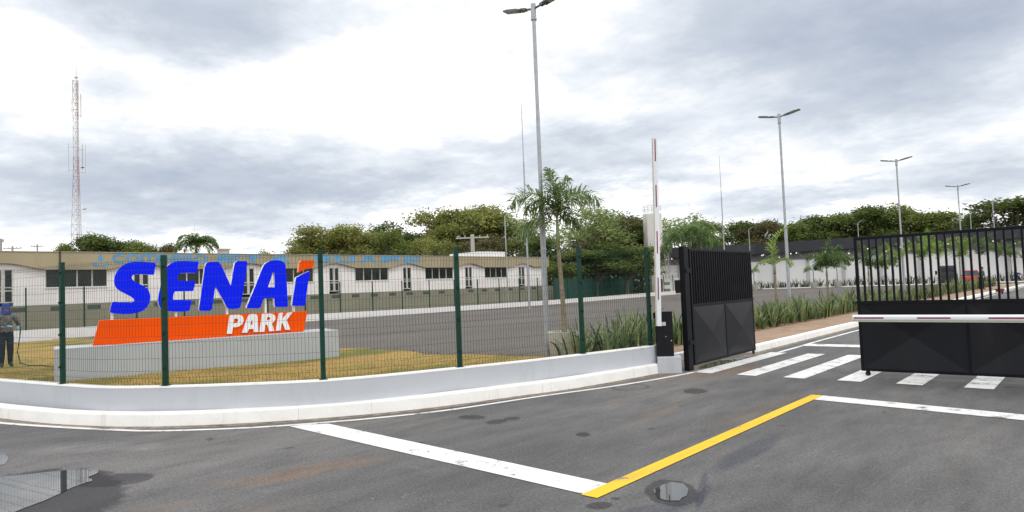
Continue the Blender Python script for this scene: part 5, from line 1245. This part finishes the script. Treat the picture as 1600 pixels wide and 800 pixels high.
border_palm(1466, -9.0, 364, 'palm_bright', 8, 'tallest bright palm above the dark utility vehicle', 29, 2.2, ll=.5)
border_palm(1500, -9.0, 378, 'palm_bright', 7, 'yellowish palm between the dark utility vehicle and the red car', 31, 2.2, ll=.5)
border_palm(1532, -9.0, 374, 'palm_leaf', 8, 'green palm directly behind the person in the green shirt', 37, 2.4, ll=.55)
border_palm(1560, -8.9, 378, 'palm_leaf', 8, 'green palm above the small red garden cart', 41, 2.7, ll=.6)
border_palm(1580, -8.9, 380, 'palm_grey', 8, 'greyish palm nearest the right-hand end of the border by the worker in blue overalls', 43, 2.8, ll=.6)
# potted palms along the warehouse
for i, (px, yt, lb) in enumerate(((1178, 416, 'small potted palm across the lot, just right of the open gate leaf'), (1308, 404, 'small potted palm across the lot, behind the bushy young palm'), (1271, 412, 'small potted palm across the lot, right of the second lamp post'))):
    d = 90; x, y = xy(px, d); rn = random.Random(i); H = zat(px, yt, d) - .6
    palm((x, y, .75), lb, H * .5, [dict(az=rn.uniform(0, 6.28), L=1.5, up0=R(rn.uniform(35, 75)), droop=2.2, ll=.45, w=.03, n=12) for _ in range(6)], 'palm_grey', shaft=.3, parts=False)
    g = MB(); g.lathe([(.35, 0), (.45, .4), (.5, .8), (.44, .8), (.4, .7), (0, .7)], 16); o = g.build('planter', MT['pot'], None, loc=(x, y, .1)); tag(o, 'distant round pot of the little palm ' + ['just right of the open gate leaf', 'behind the bushy young palm', 'right of the second lamp post'][i], 'planter')
def at_label(o, l): o['label'] = l

# big palms among the trees
def big_palm(px, d, ycrown, ytop, label, L, nf, leaf, seed, droop=(2., 2.8), ll=.8, w=.05, up0=(15, 75)):
    rn = random.Random(seed); x, y = xy(px, d); H = zat(px, ycrown, d)
    palm((x, y, 0), label, H - .8, [dict(az=2 * PI * i / nf + rn.uniform(-.3, .3), L=L * rn.uniform(.85, 1.1), up0=R(rn.uniform(*up0)), droop=rn.uniform(*droop), ll=ll, plume=False, w=w, n=20, sag=.7) for i in range(nf)], leaf, shaft=.8, trunk_r=(.2, .14), parts=False)
big_palm(308, 100, 384, 358, 'dark royal palm with arching fronds rising behind the roof of the left building', 3.9, 24, 'palm_leaf', 2, ll=1.15, w=.09, up0=(20, 88))
big_palm(1080, 62, 372, 345, 'large feathery green palm between the water tank and the open gate leaf', 3.6, 16, 'palm_leaf', 3, ll=1.2, w=.07)
big_palm(1098, 96, 376, 350, 'second feathery palm above the open gate leaf, right of the larger one', 4.5, 13, 'palm_leaf', 4, ll=1.0, w=.07)

# ------------------------------------------------------------------ trees
def crown_mesh(seed, W, D_, Hc, n_cl, per, ls, cl_r, leafmat, gaps=.0, flat=1., lobes=9):
    """uneven crown: lobes -> clumps near lobe surfaces -> leaf-sized faces"""
    rn = np.random.RandomState(seed); V_ = []; Fc = []
    L_ = []
    for i in range(lobes):
        a = rn.uniform(0, 2 * PI); r = math.sqrt(rn.uniform(0, 1)) * .68; z = rn.uniform(.12, .92) if i else .85
        k = 1 - .55 * max(0, z - .45) ** 1.0
        L_.append((W * .5 * r * k * math.cos(a), D_ * .5 * r * k * math.sin(a), Hc * z, rn.uniform(.13, .27) * W * (1.1 - .4 * z)))
    C_ = []
    for i in range(n_cl):
        lx, ly, lz, lr = L_[rn.randint(lobes)]; v = rn.normal(size=3); v /= np.linalg.norm(v); v[2] = abs(v[2]) * .9 - .25
        rr = lr * rn.uniform(.55, 1.08); C_.append((lx + v[0] * rr, ly + v[1] * rr, lz + v[2] * rr * .8 * flat))
    C_ = np.array(C_); N_ = n_cl * per
    cen = np.repeat(C_, per, 0) + rn.normal(size=(N_, 3)) * cl_r * np.array([1, 1, .7]); a = rn.normal(size=(N_, 3)); a[:, 2] *= .6; a /= np.linalg.norm(a, axis=1)[:, None]
    b = np.cross(a, rn.normal(size=(N_, 3))); b /= np.linalg.norm(b, axis=1)[:, None]; s = ls * rn.uniform(.6, 1.25, N_)[:, None]
    q = np.stack([cen - a * s, cen + b * s * .45, cen + a * s, cen - b * s * .45], 1).reshape(-1, 3)
    me = bpy.data.meshes.new('crown'); me.vertices.add(len(q)); me.vertices.foreach_set('co', q.ravel()); me.loops.add(len(q)); me.loops.foreach_set('vertex_index', np.arange(len(q)))
    me.polygons.add(N_); me.polygons.foreach_set('loop_start', np.arange(0, len(q), 4)); me.polygons.foreach_set('loop_total', np.full(N_, 4)); me.materials.append(MT[leafmat]); me.update(); me.validate()
    return me, L_
def trunk_mesh(seed, H0, L_, r):
    g = MB(); rn = random.Random(seed); top = Vector((rn.uniform(-.3, .3), rn.uniform(-.3, .3), H0))
    g.tube([(0, 0, -.2), (top.x * .3, top.y * .3, H0 * .5), top], [r * 1.35, r, r * .8], 7)
    for (x, y, z, lr) in L_:
        e_ = Vector((x, y, H0 + z)); m1 = top.lerp(e_, .5) + Vector((rn.uniform(-.4, .4), rn.uniform(-.4, .4), rn.uniform(-.2, .5))); g.tube([top, m1, e_], [r * .5, r * .3, r * .1], 5)
        for k in range(4):
            v = Vector((rn.gauss(0, 1), rn.gauss(0, 1), rn.uniform(.0, 1))).normalized() * lr * .95; s_ = m1.lerp(e_, rn.uniform(.3, 1)); g.tube([s_, s_ + v * .5 + Vector((0, 0, .1)), s_ + v], [r * .16, r * .1, r * .03], 4)
    me = bpy.data.meshes.new('trunk'); me.from_pydata(g.v, [], g.f); me.materials.append(MT['bark']); me.update(); return me
VAR = {}
def variant(kind, k):
    key = (kind, k)
    if key not in VAR:
        sd = hash_(kind) + k * 13
        P = {'dense': dict(W=10, D_=9, Hc=6.5, n_cl=360, per=34, ls=.18, cl_r=.40, lobes=14), 'olive': dict(W=10, D_=8, Hc=6, n_cl=300, per=34, ls=.16, cl_r=.40, lobes=15),
             'airy': dict(W=10, D_=8, Hc=7, n_cl=200, per=24, ls=.16, cl_r=.40, lobes=18), 'clumpy': dict(W=10, D_=8, Hc=7, n_cl=110, per=60, ls=.18, cl_r=.36, lobes=18), 'brown': dict(W=9, D_=8, Hc=8, n_cl=320, per=32, ls=.17, cl_r=.4, lobes=14)}[kind.split('_')[0]]
        lm = {'dense': 'leaf_dark', 'dense_mid': 'leaf_mid', 'olive': 'leaf_olive', 'airy': 'leaf_airy', 'airy_olive': 'leaf_olive', 'clumpy': 'leaf_dark', 'brown': 'leaf_brown'}[kind]
        me, L_ = crown_mesh(sd, leafmat=lm, **P); co = np.empty(len(me.vertices) * 3); me.vertices.foreach_get('co', co); co = co.reshape(-1, 3); VAR[key] = (me, trunk_mesh(sd, 3.2, L_, .26), float(np.percentile(co[:, 2], 99.6)), float(np.percentile(co[:, 0], 98) - np.percentile(co[:, 0], 2)))
    return VAR[key]
def hash_(s): return sum(ord(c) * (i + 3) for i, c in enumerate(s)) % 1000
def tree(px, d, ytop, wpx, kind, k, label, grp=None, trunkfrac=None, rz=None, extra=None):
    me, tm, Hc, Wc = variant(kind, k); x, y = xy(px, d); root = empty('broadleaf_tree', (x, y, 0), rz if rz is not None else (px * 1.7) % 6.28); tag(root, label, 'tree', grp)
    H = zat(px, ytop, d); W = wpx * d / F_PX; sx = W * 1.2 / Wc; sz = H / (3.2 + Hc)
    for nm, m_, zz_ in (('crown', me, 3.2), ('trunk', tm, 0)):
        o = bpy.data.objects.new(nm, m_); col.objects.link(o); o.parent = root; o.location = (0, 0, zz_ * sz); o.scale = (sx, sx, sz)
    if extra:
        g = MB(); rn = random.Random(1)
        for q in range(500):
            p = Vector((rn.gauss(0, 1.6), rn.gauss(0, 1.6), H * .86 + rn.gauss(0, .9))); a = Vector((rn.gauss(0, 1), rn.gauss(0, 1), rn.gauss(0, 1))).normalized() * .14; b = a.cross(Vector((1, .3, .2))).normalized() * .1; g.add([p - a, p + b, p + a, p - b], [(0, 1, 2, 3)])
        g.build('blossom', MT['flower'], root)
    return root
T = [ # px, depth, y top, width px, kind, variant, label
 (476, 98, 368, 60, 'olive', 0, 'low olive bush-like tree at the left end of the tree line over the roof'),
 (506, 100, 356, 80, 'olive', 1, 'olive tree with a ragged top, second from the left of the central tree line'),
 (552, 99, 355, 84, 'olive', 2, 'olive-brown tree left of the pink-blossomed tree'),
 (592, 102, 366, 66, 'olive', 0, 'tree with pink blossom among the olive crowns', 'fl'),
 (640, 104, 348, 84, 'dense', 0, 'dark green dense tree right of the pink-blossomed tree'),
 (612, 96, 360, 50, 'dense_mid', 1, 'small mid green tree in front of the dark dense one'),
 (698, 100, 327, 84, 'olive', 0, 'tall olive tree with thin crown left of the T-shaped utility pole'),
 (738, 103, 320, 86, 'olive', 2, 'tallest olive tree behind the T-shaped utility pole'),
 (782, 100, 328, 84, 'olive', 1, 'thin-crowned olive tree behind the single-headed street light'),
 (680, 92, 372, 60, 'olive', 2, 'low olive shrubby tree just above the roof, centre of the building'),
 (755, 90, 370, 70, 'brown', 2, 'low brownish tree right of the T-shaped utility pole'),
 (822, 96, 340, 66, 'airy', 1, 'thin green tree behind the tall thin mast'),
 (855, 84, 372, 70, 'dense', 1, 'dark low tree behind the end of the left building'),
 (905, 88, 318, 110, 'airy', 2, 'tall airy bright green tree behind the potted palm'),
 (945, 92, 332, 80, 'airy', 0, 'airy green tree right of the potted palm crown'),
 (975, 94, 338, 70, 'brown', 0, 'dense brownish green tree just left of the water tank'),
 (1003, 96, 341, 56, 'dense', 2, 'dark tree close against the left side of the water tank'),
 (930, 82, 385, 80, 'dense', 0, 'low dark tree above the shade net'),
 (978, 84, 386, 80, 'dense_mid', 2, 'low bushy green tree above the shade net beside the tank'),
 (890, 80, 392, 70, 'dense_mid', 0, 'low leafy tree above the left end of the shade net'),
 (1060, 112, 336, 80, 'airy', 1, 'airy tree whose brown top rises behind the feathery palm'),
 (1108, 116, 346, 60, 'dense_mid', 1, 'mid green tree right of the short rod mast'),
 (1156, 122, 346, 70, 'dense', 1, 'dark round tree left of the small lamp behind the open gate leaf'),
 (1188, 120, 345, 56, 'brown', 1, 'brownish tree behind the small lamp'),
 (1222, 122, 348, 60, 'dense_mid', 2, 'mid green tree behind the second lamp post'),
 (1256, 124, 352, 66, 'dense', 0, 'dark tree right of the second lamp post'),
 (1294, 126, 336, 80, 'dense', 2, 'dark domed tree at the left of the wooded ridge'),
 (1336, 124, 337, 80, 'dense_mid', 0, 'mid green tree in the wooded ridge left of the third lamp post'),
 (1372, 122, 324, 76, 'dense', 1, 'tallest dark domed tree of the wooded ridge'),
 (1404, 124, 322, 72, 'dense_mid', 1, 'bright green tree behind the third lamp post'),
 (1436, 122, 332, 80, 'dense_mid', 2, 'green tree right of the third lamp post in the ridge'),
 (1470, 124, 338, 74, 'dense', 0, 'dark tree sloping down at the right end of the ridge'),
 (1500, 128, 346, 50, 'brown', 2, 'low brownish tree by the fourth lamp post'),
 (1530, 112, 334, 66, 'clumpy', 0, 'clumpy tree left of the faint fifth lamp post'),
 (1580, 108, 312, 110, 'clumpy', 1, 'tall tree with separate leaf clumps at the right edge'),
 (1640, 110, 322, 110, 'clumpy', 2, 'clumpy tree beyond the right edge of the view'),
 (82, 118, 381, 44, 'airy', 0, 'wispy thin tree over the roof left of the lattice tower'),
 (96, 112, 383, 40, 'dense_mid', 0, 'small rounded green tree at the foot of the lattice tower'),
 (150, 112, 369, 74, 'dense', 1, 'dark tree right of the lattice tower with ragged top'),
 (192, 114, 376, 56, 'dense', 2, 'low dark tree third right of the lattice tower'),
 (222, 112, 379, 50, 'dense_mid', 1, 'mid green low tree above the faded lettering'),
 (250, 114, 381, 44, 'brown', 1, 'small brownish tree left of the royal palm'),
 (420, 120, 391, 30, 'airy_olive', 1, 'tiny wispy tree top just over the roof behind the sign'),
]
for t in T: tree(*t[:7], extra=(len(t) > 7))
# leafless tree
x, y = xy(1497, 120); bt = empty('bare_tree', (x, y, 0)); tag(bt, 'small leafless tree with thin twigs beside the fourth lamp post', 'tree')
g = MB(); rn = random.Random(4)
def twig(p, d, L, r, k):
    e_ = p + d * L; g.tube([p, e_], r, 4, r2=r * .6, caps=False)
    if k == 0: return
    for _ in range(3): twig(e_, (d + Vector((rn.gauss(0, .5), rn.gauss(0, .5), rn.gauss(.05, .25)))).normalized(), L * .68, r * .6, k - 1)
twig(Vector((0, 0, 0)), Vector((0, 0, 1)), zat(1497, 366, 120) * .55, .2, 5); g.build('trunk', MT['bark'], bt)
# undergrowth closing the view under the crowns
def hedge(name, px0, px1, d, h0, h1, mat, label, seed, n=9000, ls=.26):
    rn = np.random.RandomState(seed); t = rn.uniform(0, 1, n); P_ = np.array([[*xy(px0 + (px1 - px0) * a, d)] for a in np.linspace(0, 1, 40)]); X = np.interp(t, np.linspace(0, 1, 40), P_[:, 0]); Y = np.interp(t, np.linspace(0, 1, 40), P_[:, 1])
    top = h0 + (h1 - h0) * (.5 + .5 * np.sin(t * 37 + seed) * np.sin(t * 11.3)); Z = top * rn.uniform(0, 1, n) ** .8; cen = np.stack([X + rn.normal(size=n) * .8, Y + rn.normal(size=n) * .8, Z], 1)
    a = rn.normal(size=(n, 3)); a /= np.linalg.norm(a, axis=1)[:, None]; b = np.cross(a, rn.normal(size=(n, 3))); b /= np.linalg.norm(b, axis=1)[:, None]; s = ls * rn.uniform(.6, 1.3, n)[:, None]
    q = np.stack([cen - a * s, cen + b * s * .5, cen + a * s, cen - b * s * .5], 1).reshape(-1, 3); me = bpy.data.meshes.new(name); me.from_pydata([tuple(v) for v in q], [], [tuple(range(i, i + 4)) for i in range(0, len(q), 4)]); me.materials.append(MT[mat]); o = bpy.data.objects.new(name, me); col.objects.link(o)
    tag(o, label, 'undergrowth'); o['kind'] = 'stuff'
hedge('undergrowth', 845, 1010, 96, 3.5, 6.5, 'leaf_dark', 'dark tangled undergrowth behind the shade net left of the water tank', 1, 9000)
hedge('undergrowth', 1030, 1640, 132, 6.5, 8.5, 'leaf_dark', 'dark undergrowth under the trees behind the dark warehouse roof', 2, 16000, .34)
hedge('undergrowth', 455, 850, 112, 4.5, 7.5, 'leaf_olive', 'olive undergrowth below the tree line behind the long left building', 3, 12000, .3)
hedge('undergrowth', 60, 260, 122, 6., 8., 'leaf_dark', 'dark undergrowth behind the roof near the lattice tower', 4, 6000, .3)
